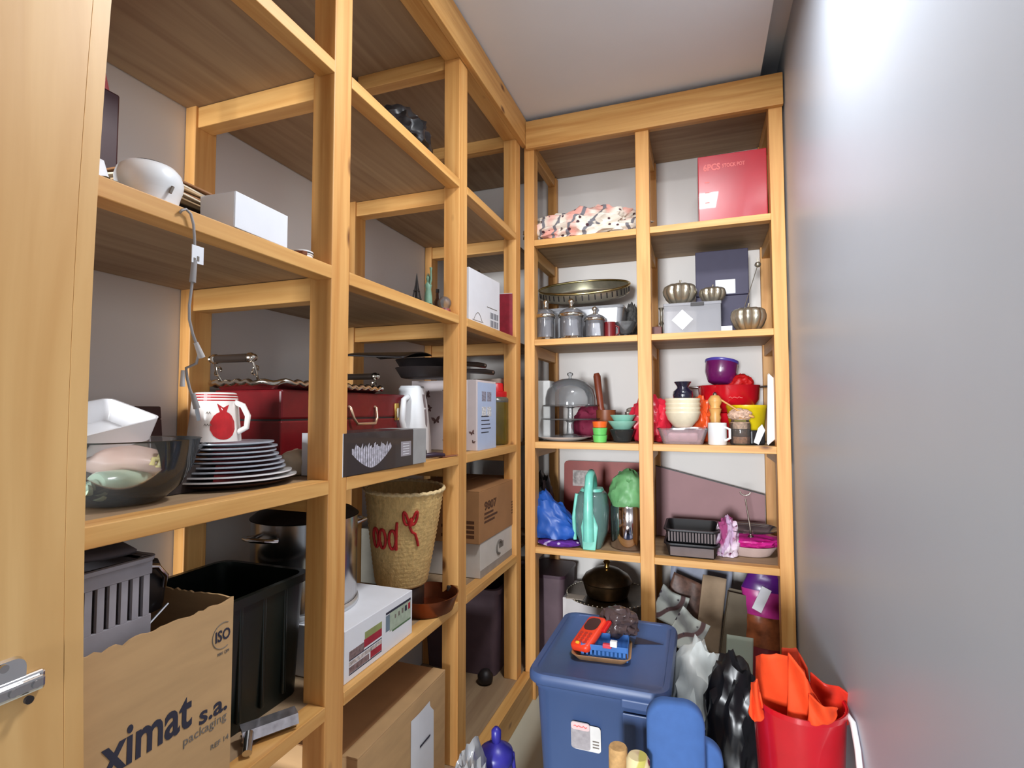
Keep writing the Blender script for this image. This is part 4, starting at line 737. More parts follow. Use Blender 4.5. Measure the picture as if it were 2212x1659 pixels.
x, wd, _, zt = BK(1490, 1538, 862, 940, .24); tag(MB().blob(wd*.55, .06, .19, 53, .3, 2.2).obj('orange_bag', OBAG, None, (x, .26, S3), smooth=True), 'orange plastic bag behind the cream bowls', 'bag')
x, wd, _, zt = BK(1420, 1530, 924, 960, .02); H = .062
t = thing('casserole_dish', 'rectangular clear glass casserole dish under the cream bowls', 'dish', (x, .10, S3))
MB().loft([rr(wd*.8, .13, .025, 0), rr(wd, .16, .03, H), rr(wd-.012, .148, .028, H), rr(wd*.78, .12, .024, .008)]).obj('dish_wall', glass('pinkish_clear_glass', (214, 190, 196), .3, .06), t, smooth=True)
MB().loft([rr(wd*1.03, .168, .03, H), rr(wd*1.03, .168, .03, H+.006), rr(wd*.98, .15, .028, H+.006), rr(wd*.98, .15, .028, H)], close=True).obj('rim', GLS, t, smooth=True)
bx('wrapped_sweets', mat('pale_pink_wrap', (214, 176, 180), .5, var=.2, scale=40), t, -wd*.3, wd*.3, -.045, .045, .009, H*.75, .01)
x, r, h = RB(1438, 1512, 868, 926, .10); z = S3+H+.0065; CRM = mat('cream_porcelain', (232, 220, 192), .3, coat=.4)
zoff = 0
for k, lab in enumerate(('bottom cream ribbed bowl on the glass casserole', 'second cream ribbed bowl in the nested stack', 'third cream ribbed bowl in the nested stack', 'top cream ribbed bowl holding the navy vase')):
    tag(MB().lathe([(r*.42, 0), (r*.5, .004), (r*.55, .008), (r*.85, .034), (r*.98, .062), (r, .066), (r*.985, .07), (r*1.0, .072), (r*.94, .07), (r*.8, .04), (.001, .012)], 40).obj('cream_bowl', CRM, None, (x, .10, z+zoff), smooth=True), lab, 'bowl', 'cream ribbed bowls'); zoff += .0185
x, r, h = RB(1453, 1497, 838, 872, .10); t = thing('navy_vase', 'small dark navy vase with a flared lip in the cream bowls', 'vase', (x, .10, z+zoff+.038))
MB().lathe([(r*.5, 0), (r*.85, .006), (r*.95, .03), (r*.9, .045), (r*.55, .06), (r*.55, .068), (r*.8, .085), (r*.82, .088), (r*.7, .086), (r*.45, .066), (.001, .05)], 32).obj('vase_body', mat('navy_glaze', (26, 26, 48), .15, coat=.7), t, smooth=True)
x, r, h = RB(1529, 1570, 915, 962, .05); t = thing('white_cup', 'white straight-sided ceramic cup by the pepper mill', 'cup', (x, .05, S3), -.6); MB().lathe([(r*.88, 0), (r*.94, .003), (r*.94, h), (r*.85, h), (r*.83, .008), (.001, .006)], 32).obj('cup_body', CERAM, t, smooth=True); MB().tube([(r*.9, 0, h*.8), (r*1.45, 0, h*.72), (r*1.45, 0, h*.32), (r*.9, 0, h*.2)], .0055, 8).obj('handle', CERAM, t, smooth=True)
x, r, h = RB(1531, 1559, 854, 916, .11); t = thing('pepper_mill', 'turned wooden pepper mill standing behind the white cup', 'pepper mill', (x, .12, S3)); LW = mat('light_beech', (214, 160, 90), .4, var=.12, scale=14)
MB().lathe([(r*.95, 0), (r*1.0, .01), (r*.9, .07), (r*.72, .10), (r*.85, .112), (r*.7, .125), (r*.9, .145), (r*.95, .15)], 28).obj('mill_body', LW, t, smooth=True); MB().lathe([(r*.8, .151), (r*.7, .16), (r*1.0, .18), (r*1.0, .19), (r*.6, .207), (.001, .21)], 28).obj('mill_head', LW, t, smooth=True); MB().lathe([(r*.28, .207), (r*.32, .216), (.0005, .224)], 14).obj('knob', SILVER, t, smooth=True)
x, r, h = RB(1576, 1622, 893, 962, .10); t = thing('layered_jar', 'glass jar of layered soup mix with a cloth cap', 'jar', (x, .10, S3)); r *= .92
MB().lathe([(r*.92, 0), (r, .005), (r, .085), (r*.85, .1), (r*.85, .108)], 30, caps=(True, False)).obj('jar_glass', GLS, t, smooth=True)
for k, (c_, nm) in enumerate((((150, 106, 78), 'lentil'), ((84, 60, 44), 'bean'), ((182, 150, 126), 'grain'))): MB().lathe([(r*.93, .005+.03*k), (r*.95, .006+.03*k), (r*.95, .033+.03*k), (r*.9, .034+.03*k)], 24).obj(nm+'_layer', mat(nm+'_mix', c_, .8, var=.4, scale=120), t, smooth=True)
MB().blob(r*1.05, r*1.05, .045, 61, .25, 3).obj('cloth_cap', mat('beige_gingham', (206, 172, 150), .85, var=.25, scale=80), t, (0, 0, .104), smooth=True); MB().tube([(r*.9*math.cos(q), r*.9*math.sin(q), .112) for q in [2*PI*k/24 for k in range(24)]], .003, 6, closed=True).obj('string', LW, t)
t = thing('wooden_spoon', 'small wooden spoon lying on the jar of soup mix', 'spoon', (x-.0, .07, S3+.128), 0, None, (0, .35, .1)); MB().tube([(-.09, 0, .03), (-.02, 0, .012), (.03, 0, .005)], .004, 8).obj('handle', LW, t, smooth=True); MB().blob(.016, .011, .012, 1, .02, 1, False, 3).obj('spoon_bowl', LW, t, (.04, 0, .0), smooth=True)
x, r, h = RB(1572, 1654, 868, 925, .22); t = thing('yellow_tub', 'yellow plastic tub in front of the red pots', 'tub', (x, .235, S3)); t.scale = (1, 1, 1.28); MB().lathe([(r*.72, 0), (r*.75, .003), (r*.97, .118), (r, .12), (r, .13), (r*.93, .13), (r*.7, .008), (.001, .006)], 40).obj('tub_body', mat('yellow_plastic', (222, 196, 24), .35), t, smooth=True); YT = .13
x, r, h = RB(1512, 1652, 820, 885, .31); t = thing('red_casserole', 'large red casserole pot with wire handles behind the yellow tub', 'pot', (x-.015, .345, S3+YT+.002), 0); REDE = mat('red_enamel', (196, 16, 32), .22, coat=.6); r *= .9
MB().lathe([(r*.62, 0), (r*.7, .004), (r*.97, .06), (r, .12), (r*1.02, .126), (r*.95, .125), (r*.9, .06), (.001, .01)], 48).obj('pot_body', REDE, t, smooth=True)
for s_ in (-1, 1): MB().tube([(s_*r*.98, -.03, .118), (s_*(r+.05), -.025, .122), (s_*(r+.055), .02, .122), (s_*r*.98, .03, .118)], .004, 8).obj('wire_handle', STEEL, t, smooth=True)
MB().tube([(-.005+.007*k, -r*.975-.003, .068+.003*math.sin(k*2.3)) for k in range(9)], .0016, 6).obj('emblem', PKP, t)
tag(MB().blob(.05, .04, .075, 71, .25, 1.8).obj('red_mitt', mat('red_silicone', (214, 26, 26), .5), None, (x+.035, .30, S3+YT+.10), smooth=True), 'crumpled red silicone mitt draped over the red casserole', 'oven mitt')
x2, r2, h2 = RB(1520, 1588, 786, 842, .28); t = thing('purple_bowl', 'tilted purple bowl with a blue rim on top of the red casserole', 'bowl', (x2, .29, S3+YT+.135), 0, None, (-.18, .12, 0)); MB().lathe([(r2*.5, 0), (r2*.7, .006), (r2*.95, .05), (r2*.98, .1), (r2*.9, .1), (r2*.85, .05), (.001, .012)], 40).obj('bowl_body', mat('purple_plastic', (112, 26, 96), .25, coat=.4), t, smooth=True); MB().lathe([(r2*.985, .096), (r2*1.02, .099), (r2*1.02, .108), (r2*.9, .108), (r2*.9, .097)], 40, caps=(False, False)).obj('rim', mat('violet_blue_rim', (84, 72, 168), .3), t, smooth=True)
tag(MB().lathe([(.075, 0), (.08, .004), (.088, .125), (.09, .131), (.085, .131), (.075, .008), (.001, .006)], 40).obj('red_saucepan', REDE, None, (x-.01, .345, S3), smooth=True), 'second red pan underneath the casserole', 'pan')
xa, xb = P(1650, 880, y=.03).x, P(1672, 880, y=.2).x; zt = P(1655, 806, y=.05).z
t = thing('white_tray', 'white plastic tray standing upright against the right post', 'tray', (xa+.012, .04, S3), 0, None, (0, .03, -.12))
MB().loft([[(0, 0, .0), (0, .0, zt-S3), (0, .19, zt-S3), (0, .19, 0)], [(.03, .02, .03), (.03, .02, zt-S3-.03), (.03, .17, zt-S3-.03), (.03, .17, .03)], [(.026, .024, .034), (.026, .024, zt-S3-.034), (.026, .166, zt-S3-.034), (.026, .166, .034)], [(-.003, .004, .004), (-.003, .004, zt-S3-.004), (-.003, .186, zt-S3-.004), (-.003, .186, .004)]]).obj('tray_shell', WHITEP, t, bevel=.002)
x, wd, _, zt = BK(1620, 1648, 920, 962, .1); t = thing('timer', 'black and white kitchen gadget in front of the white tray', 'gadget', (x, .11, S3), .3); bx('body', BLACK, t, -.03, .03, -.02, .02, 0, .06, .006); MB().prism([(-.02, .01), (.0, .0), (.028, .06), (.016, .085), (.0, .07)], -.024, -.0205, 'y').obj('white_handle', WHITEP, t, bevel=.001)

# ---- appliance shelf (z .681)
S2 = .682
x, wd, _, zt = BK(1158, 1200, 985, 1120, .28); tag(MB().blob(.05, .08, .30, 81, .2, 1.6, True, 4).obj('black_bag', BLACK, None, (P(1172, 1040, y=.24).x, .24, S2), smooth=True), 'tall black fabric bag in the left corner of the far unit', 'bag')
x, wd, _, zt = BK(1158, 1250, 1068, 1165, .06)
tag(MB().blob(wd*.5, .07, .03, 83, .15, 3, True, 4).obj('purple_packet', patterned('purple_floral', (92, 34, 140), (86, 26, 120), (210, 196, 224), (190, 170, 210)), None, (x+.005, .075, S2), smooth=True), 'flat purple patterned packet under the blue bag', 'packet')
def tri(u, v): return (-wd*.5+wd*1.02*u, -.05*v+.03*math.sin(6*u)*v, (.215*(1-u)**.8+.02)*v+.008*math.sin(9*u+3*v))
bb = MB().blob(wd*.52, .065, .25, 85, .28, 1.8, True, 4, -.5); bb.v = [(a, b, c*(1-.62*min(1, max(0, a/wd+.5)))) for a, b, c in bb.v]
tag(bb.obj('blue_bag', mat('blue_bag_plastic', (34, 84, 168), .4, var=.15, scale=14), None, (x-.022, .09, S2+.032), smooth=True), 'bright blue plastic bag in the left corner on the purple packet', 'bag')
BRD = mat('red_brown_board', (140, 44, 30), .5, var=.1)
x0_, x1_ = P(1217, 1030, y=.38).x, P(1392, 1030, y=.38).x; zt = P(1300, 998, y=.38).z
t = thing('photo_board', 'dark red board with two pale pictures leaning on the back wall', 'board', ((x0_+x1_)/2, .38, S2), 0, None, (-.06, 0, 0)); wd = x1_-x0_; H = zt-S2
MB().loft([[(a, 0, c) for a, b, c in [(p[0], 0, p[1]+H/2) for p in rr(wd, H, .02, 0)]], [(a, .012, c) for a, b, c in [(p[0], 0, p[1]+H/2) for p in rr(wd, H, .02, 0)]]]).obj('panel', BRD, t)
PH = mat('grey_photograph', (170, 160, 156), .6, var=.5, scale=45)
for a, b, c, d in ((1235, 1275, 1018, 1050), (1335, 1380, 1020, 1060)): p_, q_ = P(a, d, y=.37), P(b, c, y=.37); bx('picture', PH, t, p_.x-(x0_+x1_)/2, q_.x-(x0_+x1_)/2, -.002, -.0005, p_.z-S2, q_.z-S2, 0)
tag(MB().blob(.06, .05, .1, 87, .3, 2.5).obj('brown_jug', mat('brown_beige_glaze', (128, 98, 78), .5, var=.3), None, (P(1215, 1090, y=.22).x, .25, S2), smooth=True), 'small brown earthenware lump behind the blue bag', 'pottery')
# mint drink dispenser
TEAL = mat('turquoise_plastic', (120, 204, 186), .35, coat=.2); x, r, h = RB(1245, 1316, 1035, 1190, .12); m_ = mpp((x, .1, .8))
t = thing('drink_dispenser', 'turquoise and clear plastic jug with a tall looped handle', 'jug', (x, .11, S2), .0)
MB().loft([rr(r*1.2, .13, .03, 0), rr(r*1.85, .17, .05, h*.22), rr(r*1.95, .175, .055, h*.5), rr(r*1.7, .16, .05, h*.70), rr(r*1.3, .12, .04, h*.76)]).obj('jug_body', glass('teal_clear_plastic', (120, 158, 152), .5, .12), t, smooth=True)
for yy in (-.092,):
    MB().loft([[(a+off_, b, c) for a, b, c in pl] for off_, pl in ((0, [(-.026, yy, .0), (.03, yy, .0), (.042, yy+.004, .1), (.012, yy-.004, .19), (-.012, yy-.004, .19), (-.034, yy, .1)]), (0, [(-.026, yy+.012, .0), (.03, yy+.012, .0), (.042, yy+.014, .1), (.012, yy+.01, .19), (-.012, yy+.01, .19), (-.034, yy+.012, .1)]))]).obj('spout_panel', TEAL, t, bevel=.003)
MB().tube([(-.0, -.088, h*.12), (-.0, -.094, h*.45), (0, -.09, h*.75), (0, -.06, h*.96), (0, -.02, h*1.0), (0, .02, h*.93), (0, .035, h*.8)], [.026, .023, .02, .019, .018, .018, .018], 14).obj('handle', TEAL, t, smooth=True)
MB().loft([rr(r*1.35, .125, .04, h*.755), rr(r*1.2, .11, .035, h*.79)]).obj('lid', TEAL, t, smooth=True)
MB().tube([(-r*.93, -.05, h*.1), (-r*.98, -.055, h*.4), (-r*.8, -.05, h*.72)], .009, 8).obj('side_strip', TEAL, t, smooth=True)
# steel canister with green bag
x, r, h = RB(1320, 1398, 1100, 1195, .14); t = thing('steel_canister', 'polished steel canister with a green bag bulging out of it', 'canister', (x, .14, S2))
MB().lathe([(r*.94, 0), (r, .005), (r, h*.9), (r*.96, h*.93), (r*.98, h), (r*.92, h), (r*.9, .01), (.001, .008)], 44).obj('canister_body', mat('polished_steel', (196, 186, 186), .1, 1, var=.05), t, smooth=True)
tag(MB().blob(r*.98, r*.98, .15, 91, .2, 1.8, True, 4, -.4).obj('green_bag', mat('green_bag_plastic', (104, 160, 104), .45, var=.15, scale=14), None, (x, .14, S2+h-.012), smooth=True), 'crumpled green plastic bag stuffed into the steel canister', 'bag')
# right bay
MAV = mat('mauve_board', (160, 120, 122), .6, var=.06, scale=6)
pa, pb_, pc_, pd = P(1416, 1005, y=.40), P(1690, 1070, y=.40), P(1690, 1190, y=.40), P(1416, 1190, y=.40)
t = thing('mauve_board', 'large mauve-brown board slanting behind the black trays', 'board', ((pa.x+pb_.x)/2, .40, S2)); cx = (pa.x+pb_.x)/2
MB().prism([(pa.x-cx, 0), (1.055-cx, 0), (1.055-cx, pb_.z-S2), (pa.x-cx, pa.z-S2)], 0, .012, 'y').obj('panel', MAV, t, bevel=.002); MB().prism([(pa.x-cx, pa.z-S2-.004), (1.055-cx, pb_.z-S2-.004), (1.055-cx, pb_.z-S2), (pa.x-cx, pa.z-S2)], -.002, .014, 'y').obj('edge_trim', DARK, t)
x, wd, _, zt = BK(1434, 1556, 1125, 1203, .06)
def black_tray(zz, label, ribs):
    t = thing('black_tray', label, 'tray', (x, .15, zz), .0, 'stacked black trays')
    MB().loft([rr(wd*.82, .2, .02, 0), rr(wd*.94, .235, .025, .05), rr(wd*1.0, .25, .03, .052), rr(wd*1.0, .25, .03, .058), rr(wd*.92, .228, .025, .058), rr(wd*.8, .19, .02, .004)]).obj('tray_shell', BLACK, t, smooth=True)
    if ribs:
        for k in range(16): MB().box(-.0035, .0035, -.004, .003, .008, .05, M=Matrix.Translation((-wd*.40+wd*.8*k/15, -.106-.0, 0)) @ Matrix.Rotation(.28, 4, 'X')).obj('rib', mat('worn_grey_plastic', (118, 108, 108), .5), t)
    else: MB().box(-wd*.38, wd*.38, -.002, .002, .006, .046, M=Matrix.Translation((0, -.108, 0)) @ Matrix.Rotation(.3, 4, 'X')).obj('front_panel', mat('worn_grey_plastic', (118, 108, 108), .5), t)
black_tray(S2, 'lower black plastic tray with a smooth front', False); black_tray(S2+.0585, 'upper black plastic tray with a ribbed front', True)
x, wd, _, zt = BK(1560, 1700, 1165, 1200, .14); x = .965; wd = .26
t = thing('serving_dish', 'pale oval serving dish under the magenta packet', 'dish', (x, .2, S2)); OV2 = Matrix.Diagonal((1, .8, 1, 1))
MB().lathe([(wd*.32, 0), (wd*.34, .004), (wd*.44, .04), (wd*.45, .044), (wd*.42, .043), (wd*.3, .01), (.001, .008)], 40, M=OV2.to_4x4()).obj('dish_wall', mat('pale_pink_ceramic', (206, 184, 178), .35), t, smooth=True)
MAG = glass('magenta_foil', (206, 40, 140), .9, .25); tag(MB().blob(.125, .09, .05, 95, .18, 2.2, True, 4).obj('magenta_packet', MAG, None, (x, .2, S2+.038), smooth=True), 'shiny magenta packet lying in the pale dish', 'packet')
q = P(1618, 1160, y=.17)
t = thing('cheese_platter', 'clear glass platter with a tall silver hook handle', 'platter', (x-.0, .2, S2+.09)); MB().lathe([(.03, 0), (.03, .003), (.10, .012), (.118, .02), (.12, .023), (.1, .016), (.001, .006)], 44).obj('plate_glass', GLS, t, smooth=True)
hx_ = P(1615, 1100, y=.15).x-x; MB().tube([(hx_+.01, -.05, -.01), (hx_+.008, -.05, .03), (hx_-.003, -.05, .11), (hx_-.008, -.05, .15)], [.006, .0035, .003, .003], 8).obj('handle_rod', SILVER, t, smooth=True)
MB().tube([(hx_-.008+.02*math.sin(k*.45-1.2)*1.0, -.05, .165+.015*(1-math.cos(k*.45-1.2))) for k in range(-1, 7)], .003, 8).obj('handle_hook', SILVER, t, smooth=True); MB().lathe([(.012, -.03), (.012, -.005), (.006, .0)], 16, M=Matrix.Translation((hx_+.01, -.05, 0))).obj('handle_foot', SILVER, t, smooth=True)
q = P(1570, 1130, y=.13); tag(MB().blob(.04, .04, .15, 97, .45, 2.2, True, 4).obj('printed_wrapper', patterned('white_purple_wrap', (222, 206, 220), (150, 60, 110), (110, 40, 84), (190, 160, 190)), None, (q.x, .13, S2+.0), smooth=True), 'crumpled white and purple wrapper beside the black trays', 'wrapper')

# ================================================================== FLOOR AND LOWER BAYS
tag(bx('white_carton', mat('dull_white_card', (202, 196, 196), .65, var=.04), None, -.16, .16, -.13, .13, 0, .42, .003), 'white carton on the floor behind the blue storage bin', 'carton').location = (.31, .27, 0)
t = thing('mauve_bin', 'dark mauve bin in the floor corner left of the white carton', 'bin', (.06, .27, 0)); MB().loft([rr(.16, .22, .03, 0), rr(.19, .26, .03, .50), rr(.18, .25, .03, .5), rr(.15, .21, .03, .01)]).obj('bin_body', MV, t, smooth=True); MB().loft([rr(.2, .27, .03, .5), rr(.2, .27, .03, .515)]).obj('lid', mat('aubergine_lid', (70, 44, 58), .5), t, smooth=True)
TRN = mat('blackened_brass', (70, 54, 36), .3, .8, var=.3, scale=30)
t = thing('round_salver', 'large dark round tray with a beaded rim below the far shelf', 'tray', (.36, .2, .4205)); MB().lathe([(.13, 0), (.14, .003), (.195, .02), (.20, .022), (.19, .022), (.13, .008), (.001, .006)], 56).obj('tray_floor', TRN, t, smooth=True)
for k in range(60): a = 2*PI*k/60; MB().blob(.0052, .0052, .0095, 1, 0, 1, False, 1, -1).obj('bead', OLDSIL, t, (.197*math.cos(a), .197*math.sin(a), .019), smooth=True)
t = thing('lidded_dish', 'dark brown domed dish with a knob standing on the round tray', 'dish', (.35, .2, .4295)); t.scale = (1.12, 1.12, 1.1); MB().lathe([(.07, 0), (.085, .006), (.098, .05), (.1, .06), (.095, .064)], 44).obj('dish_body', TRN, t, smooth=True); MB().lathe([(.1, .063), (.104, .066), (.09, .09), (.05, .115), (.018, .122)], 44).obj('lid', TRN, t, smooth=True); MB().lathe([(.012, .12), (.009, .132), (.016, .145), (.001, .156)], 20).obj('knob', BRASS, t, smooth=True)
q = P(1238, 1265, y=.1); tag(bx('folded_card', mat('grey_cream_card', (150, 138, 126), .7), None, -.05, .03, -.03, .03, 0, .004, 0), 'grey card lying on the round tray beside the domed dish', 'card').location = (.235, .09, .444)
# blue bin
BLU = mat('slate_blue_plastic', (66, 88, 132), .42, var=.06, scale=6); ZB = .5
x0_, x1_, y0_, y1_ = .258, .686, -.752, -.222; bxc, byc = (x0_+x1_)/2, (y0_+y1_)/2; bw, bd = x1_-x0_, y1_-y0_
t = thing('storage_bin', 'big slate-blue plastic storage bin with its lid on', 'storage bin', (bxc, byc, 0))
MB().loft([rr(bw*.78, bd*.80, .04, 0), rr(bw*.80, bd*.82, .045, .02), rr(bw*.90, bd*.92, .05, ZB-.055), rr(bw*.93, bd*.94, .05, ZB-.05), rr(bw*.93, bd*.94, .05, ZB-.03)]).obj('bin_body', BLU, t, smooth=True)
MB().box(-.05, .05, -.003, .003, .03, ZB-.07, M=Matrix.Translation((bw*.30, -bd*.428, 0)) @ Matrix.Rotation(.062, 4, 'X')).obj('side_rib', BLU, t, bevel=.003)
ld = MB().loft([rr(bw*.97, bd*.975, .05, ZB-.034), rr(bw*1.0, bd*1.0, .055, ZB-.028), rr(bw*1.0, bd*1.0, .055, ZB-.010), rr(bw*.975, bd*.98, .05, ZB), rr(bw*.90, bd*.92, .045, ZB), rr(bw*.89, bd*.91, .045, ZB-.004)]).obj('lid', BLU, t, smooth=True)
MB().prism([(-.05, -.03), (.045, 0), (-.05, .03)], ZB-.0036, ZB-.002, 'z', M=Matrix.Translation((bw*.30, .08, 0))).obj('arrow_mark', mat('dark_blue_recess', (24, 36, 66), .5), ld)
bx('latch', BLU, t, bw*.18, bw*.42, -bd*.505, -bd*.46, ZB-.052, ZB-.026, .004)
MF = Matrix.Translation((-bw*.11, -bd*.456, ZB*.665)) @ Matrix.Rotation(.075, 4, 'X') @ FY
MB().loft([rr(.085, .078, .010, 0, cx=.018, cy=-.004), rr(.085, .078, .010, .0006, cx=.018, cy=-.004)], M=MF).obj('label', mat('white_label', (226, 224, 222), .4), t)
lb = MB().loft([rr(.058, .082, .009, .0008), rr(.058, .082, .009, .0014)], M=MF).obj('label', mat('grey_label_photo', (166, 160, 164), .4, var=.15, scale=60), t)
MB().loft([rr(.055, .022, .007, .0016, cy=.028), rr(.055, .022, .007, .002, cy=.028)], M=MF).obj('label_header', mat('pink_label_band', (232, 196, 196), .4), lb)
MB().tube([MF @ Vector((-.020+.005*k, .028+.0025*math.sin(k*2.4), .0022)) for k in range(9)], .0016, 6).obj('label_script', PKP, lb)
for k in range(3): MB().box(.036, .055, -.03+.009*k, -.026+.009*k, .0008, .0012, M=MF).obj('label_line', GREYINK, lb)
# wooden tray etc on the bin
def onlid(px, py, dz=0): return P(px, py, z=ZB+dz)
c0, c1 = onlid(1300, 1418), None
q0, q1 = onlid(1230, 1435), onlid(1357, 1447); q2 = onlid(1372, 1375)
ct = (onlid(1300, 1412)); rz = math.atan2(q1.y-q0.y, q1.x-q0.x)*.6
t = thing('wooden_tray', 'small worn wooden tray lying on the blue bin lid', 'tray', (ct.x, ct.y+.012, ZB-.0035), rz); OLW = mat('worn_tan_wood', (164, 124, 86), .6, var=.2, scale=16)
MB().loft([rr(.155, .13, .02, 0), rr(.19, .165, .026, .02), rr(.183, .158, .024, .021), rr(.148, .123, .018, .006)]).obj('tray_shell', OLW, t, smooth=True)
BB = mat('mid_blue_plastic', (52, 106, 176), .4)
t = thing('mini_basket', 'small bright blue slotted basket standing in the wooden tray', 'basket', (ct.x+.012, ct.y+.005, ZB+.003), rz); w2, d2, hh = .072, .05, .044
bx('floor', BB, t, -w2, w2, -d2, d2, 0, .003, 0); bx('front_lower', BB, t, -w2, w2, -d2-.003, -d2, 0, .010, .0008); bx('front_upper', BB, t, -w2, w2, -d2-.003, -d2, .027, hh, .0008)
for k in range(11): bx('rib', BB, t, -w2+2*w2*k/11+.0, -w2+2*w2*(k+.55)/11, -d2-.003, -d2, .010, .027, 0)
bx('end_wall', BB, t, -w2-.003, -w2, -d2-.003, d2, 0, hh, .0008); bx('end_wall', BB, t, w2, w2+.003, -d2-.003, d2, 0, hh, .0008); bx('rear_wall', BB, t, -w2, w2, d2-.003, d2, 0, hh, .0008)
ORG = mat('orange_red_plastic', (226, 64, 36), .4, var=.06); q = onlid(1278, 1372, .05)
t = thing('card_terminal', 'orange-red card payment terminal leaning on the blue basket', 'card reader', (q.x-.004, q.y, ZB+.044), 0, None, (.42, -.14, -.42))
MB().loft([rr(.066, .135, .012, 0), rr(.074, .145, .016, .008), rr(.072, .143, .016, .02), rr(.062, .133, .012, .024)]).obj('shell', ORG, t, smooth=True)
MB().loft([rr(.054, .056, .02, .0242, cy=.032), rr(.054, .056, .02, .0252, cy=.032)]).obj('screen', mat('dark_screen', (62, 42, 44), .2), t)
for i in range(3):
    for j in range(4): MB().loft([rr(.012, .008, .003, .0242, cx=-.018+.018*i, cy=-.012-.0125*j), rr(.012, .008, .003, .0262, cx=-.018+.018*i, cy=-.012-.0125*j)]).obj('key', mat('dull_red_key', (176, 52, 40), .5), t)
MB().loft([rr(.013, .009, .003, .0243, cx=-.008, cy=-.056), rr(.013, .009, .003, .0272, cx=-.008, cy=-.056)]).obj('yellow_key', mat('yellow_key', (244, 196, 60), .4), t)
bx('grip_strap', mat('red_rubber', (196, 20, 20), .5), t, .034, .052, .02, .07, .004, .016, .004)
q = onlid(1335, 1372, .03); tag(MB().blob(.06, .05, .085, 103, .35, 2.0, True, 4).obj('cable_bag', glass('dark_clear_bag', (86, 70, 70), .8, .2), None, (q.x, q.y+.01, ZB+.03), smooth=True), 'dark clear plastic bag of cables in the blue basket', 'bag')
q = onlid(1327, 1388, .06); tag(bx('white_plug', WHITEP, None, -.011, .011, -.008, .008, 0, .018, .002), 'tiny white plug lying in the blue basket', 'plug').location = (q.x, q.y-.012, ZB+.052)
q = onlid(1313, 1392, .05); tag(bx('red_eraser', mat('raspberry_rubber', (206, 58, 76), .5), None, -.014, .014, -.007, .007, 0, .013, .002), 'small raspberry red rubber block beside the white plug', 'eraser').location = (q.x, q.y-.012, ZB+.044)
# blue pad, corks
PAD = mat('matte_blue_foam', (62, 98, 158), .85, var=.05, scale=40, bump=.05)
yy = -.86; x0_, x1_ = P(1397, 1580, y=yy).x, P(1522, 1580, y=yy).x; zt = P(1450, 1513, y=yy).z
def slab(w_, h_, d_, r_): return [[(p[0], yy_, p[1]+h_/2) for p in rr(w_, h_, r_, 0, 8)] for yy_ in (-d_/2, d_/2)]
def padmesh(w_, h_, d_, r_):
    o1 = rr(w_-.012, h_-.012, r_*.9, 0, 8); o2 = rr(w_, h_, r_, 0, 8)
    return [[(p[0], -d_/2, p[1]+h_/2) for p in o1], [(p[0], -d_/2+.006, p[1]+h_/2) for p in o2], [(p[0], d_/2-.006, p[1]+h_/2) for p in o2], [(p[0], d_/2, p[1]+h_/2) for p in o1]]
tag(MB().loft(padmesh(x1_-x0_, zt, .045, .05)).obj('foam_pad', PAD, None, ((x0_+x1_)/2, yy, .001), (0, 0, .12), smooth=True), 'tall rounded blue foam pad in front of the bin', 'foam pad')
x2_ = P(1562, 1640, y=-.80).x; zt2 = P(1530, 1598, y=-.80).z
tag(MB().loft(padmesh(.12, zt2, .04, .05)).obj('foam_pad', PAD, None, (x2_-.06, -.80, .001), (0, 0, .05), smooth=True), 'shorter blue foam pad just behind the tall one', 'foam pad')
q = P(1335, 1612, y=-.9); t = thing('cork_cylinder', 'cylindrical cork block in front of the blue bin', 'cork', (q.x, -.9, .0)); r = 20*mpp(q); CRK = mat('cork', (192, 152, 100), .85, var=.2, scale=60)
MB().lathe([(r, 0), (r*1.03, .01), (r*1.0, q.z-.004), (r*.9, q.z)], 28).obj('cork_body', CRK, t, smooth=True)
q2 = P(1378, 1632, y=-.93); r = 25*mpp(q2); tag(MB().lathe([(r*.95, 0), (r, .01), (r, q2.z-.01), (r*.8, q2.z)], 28).obj('fabric_roll', patterned('floral_fabric', (226, 208, 160), (150, 80, 90), (120, 40, 60), (190, 180, 90)), None, (q2.x, -.93, 0), smooth=True), 'roll of floral cream and burgundy fabric beside the blue pad', 'fabric')
# bags between bin and wall
WBAG = mat('white_carrier_plastic', (220, 226, 224), .35, var=.05, scale=10); BBAG = mat('black_bin_liner', (20, 20, 24), .32, var=.1)
def bagat(p0, p1, pt, y, dy, seed, m, name, label, cat='bag', amp=.34, fr=1.6, z0=0.0, sub=4, flat=-.7):
    a, b = P(p0, (pt+1640)/2, y=y), P(p1, (pt+1640)/2, y=y); zt = P((p0+p1)/2, pt, y=y).z
    return tag(MB().blob((b.x-a.x)*.5, dy, zt-z0, seed, amp, fr, True, sub, flat, None, 2.2).obj(name, m, None, ((a.x+b.x)/2, y, z0), smooth=True), label, cat)
bagat(1452, 1572, 1395, -.36, .11, 111, WBAG, 'white_bag', 'white plastic carrier bag slumped right of the blue bin')
bagat(1520, 1650, 1432, -.50, .09, 113, BBAG, 'black_bin_bag', 'black bin liner bag leaning beside the red bucket')
bagat(1455, 1520, 1440, -.12, .09, 115, glass('greenish_clear_plastic', (190, 208, 190), .75, .2), 'clear_bag', 'greenish clear plastic bag behind the white carrier bag')
bagat(1440, 1500, 1375, .09, .06, 117, BBAG, 'dark_bag', 'small dark plastic bag in the pile behind the bin')
bagat(1480, 1540, 1400, .02, .08, 119, mat('beige_paper', (176, 156, 134), .8), 'paper_bag', 'crumpled beige paper bag on the floor pile')
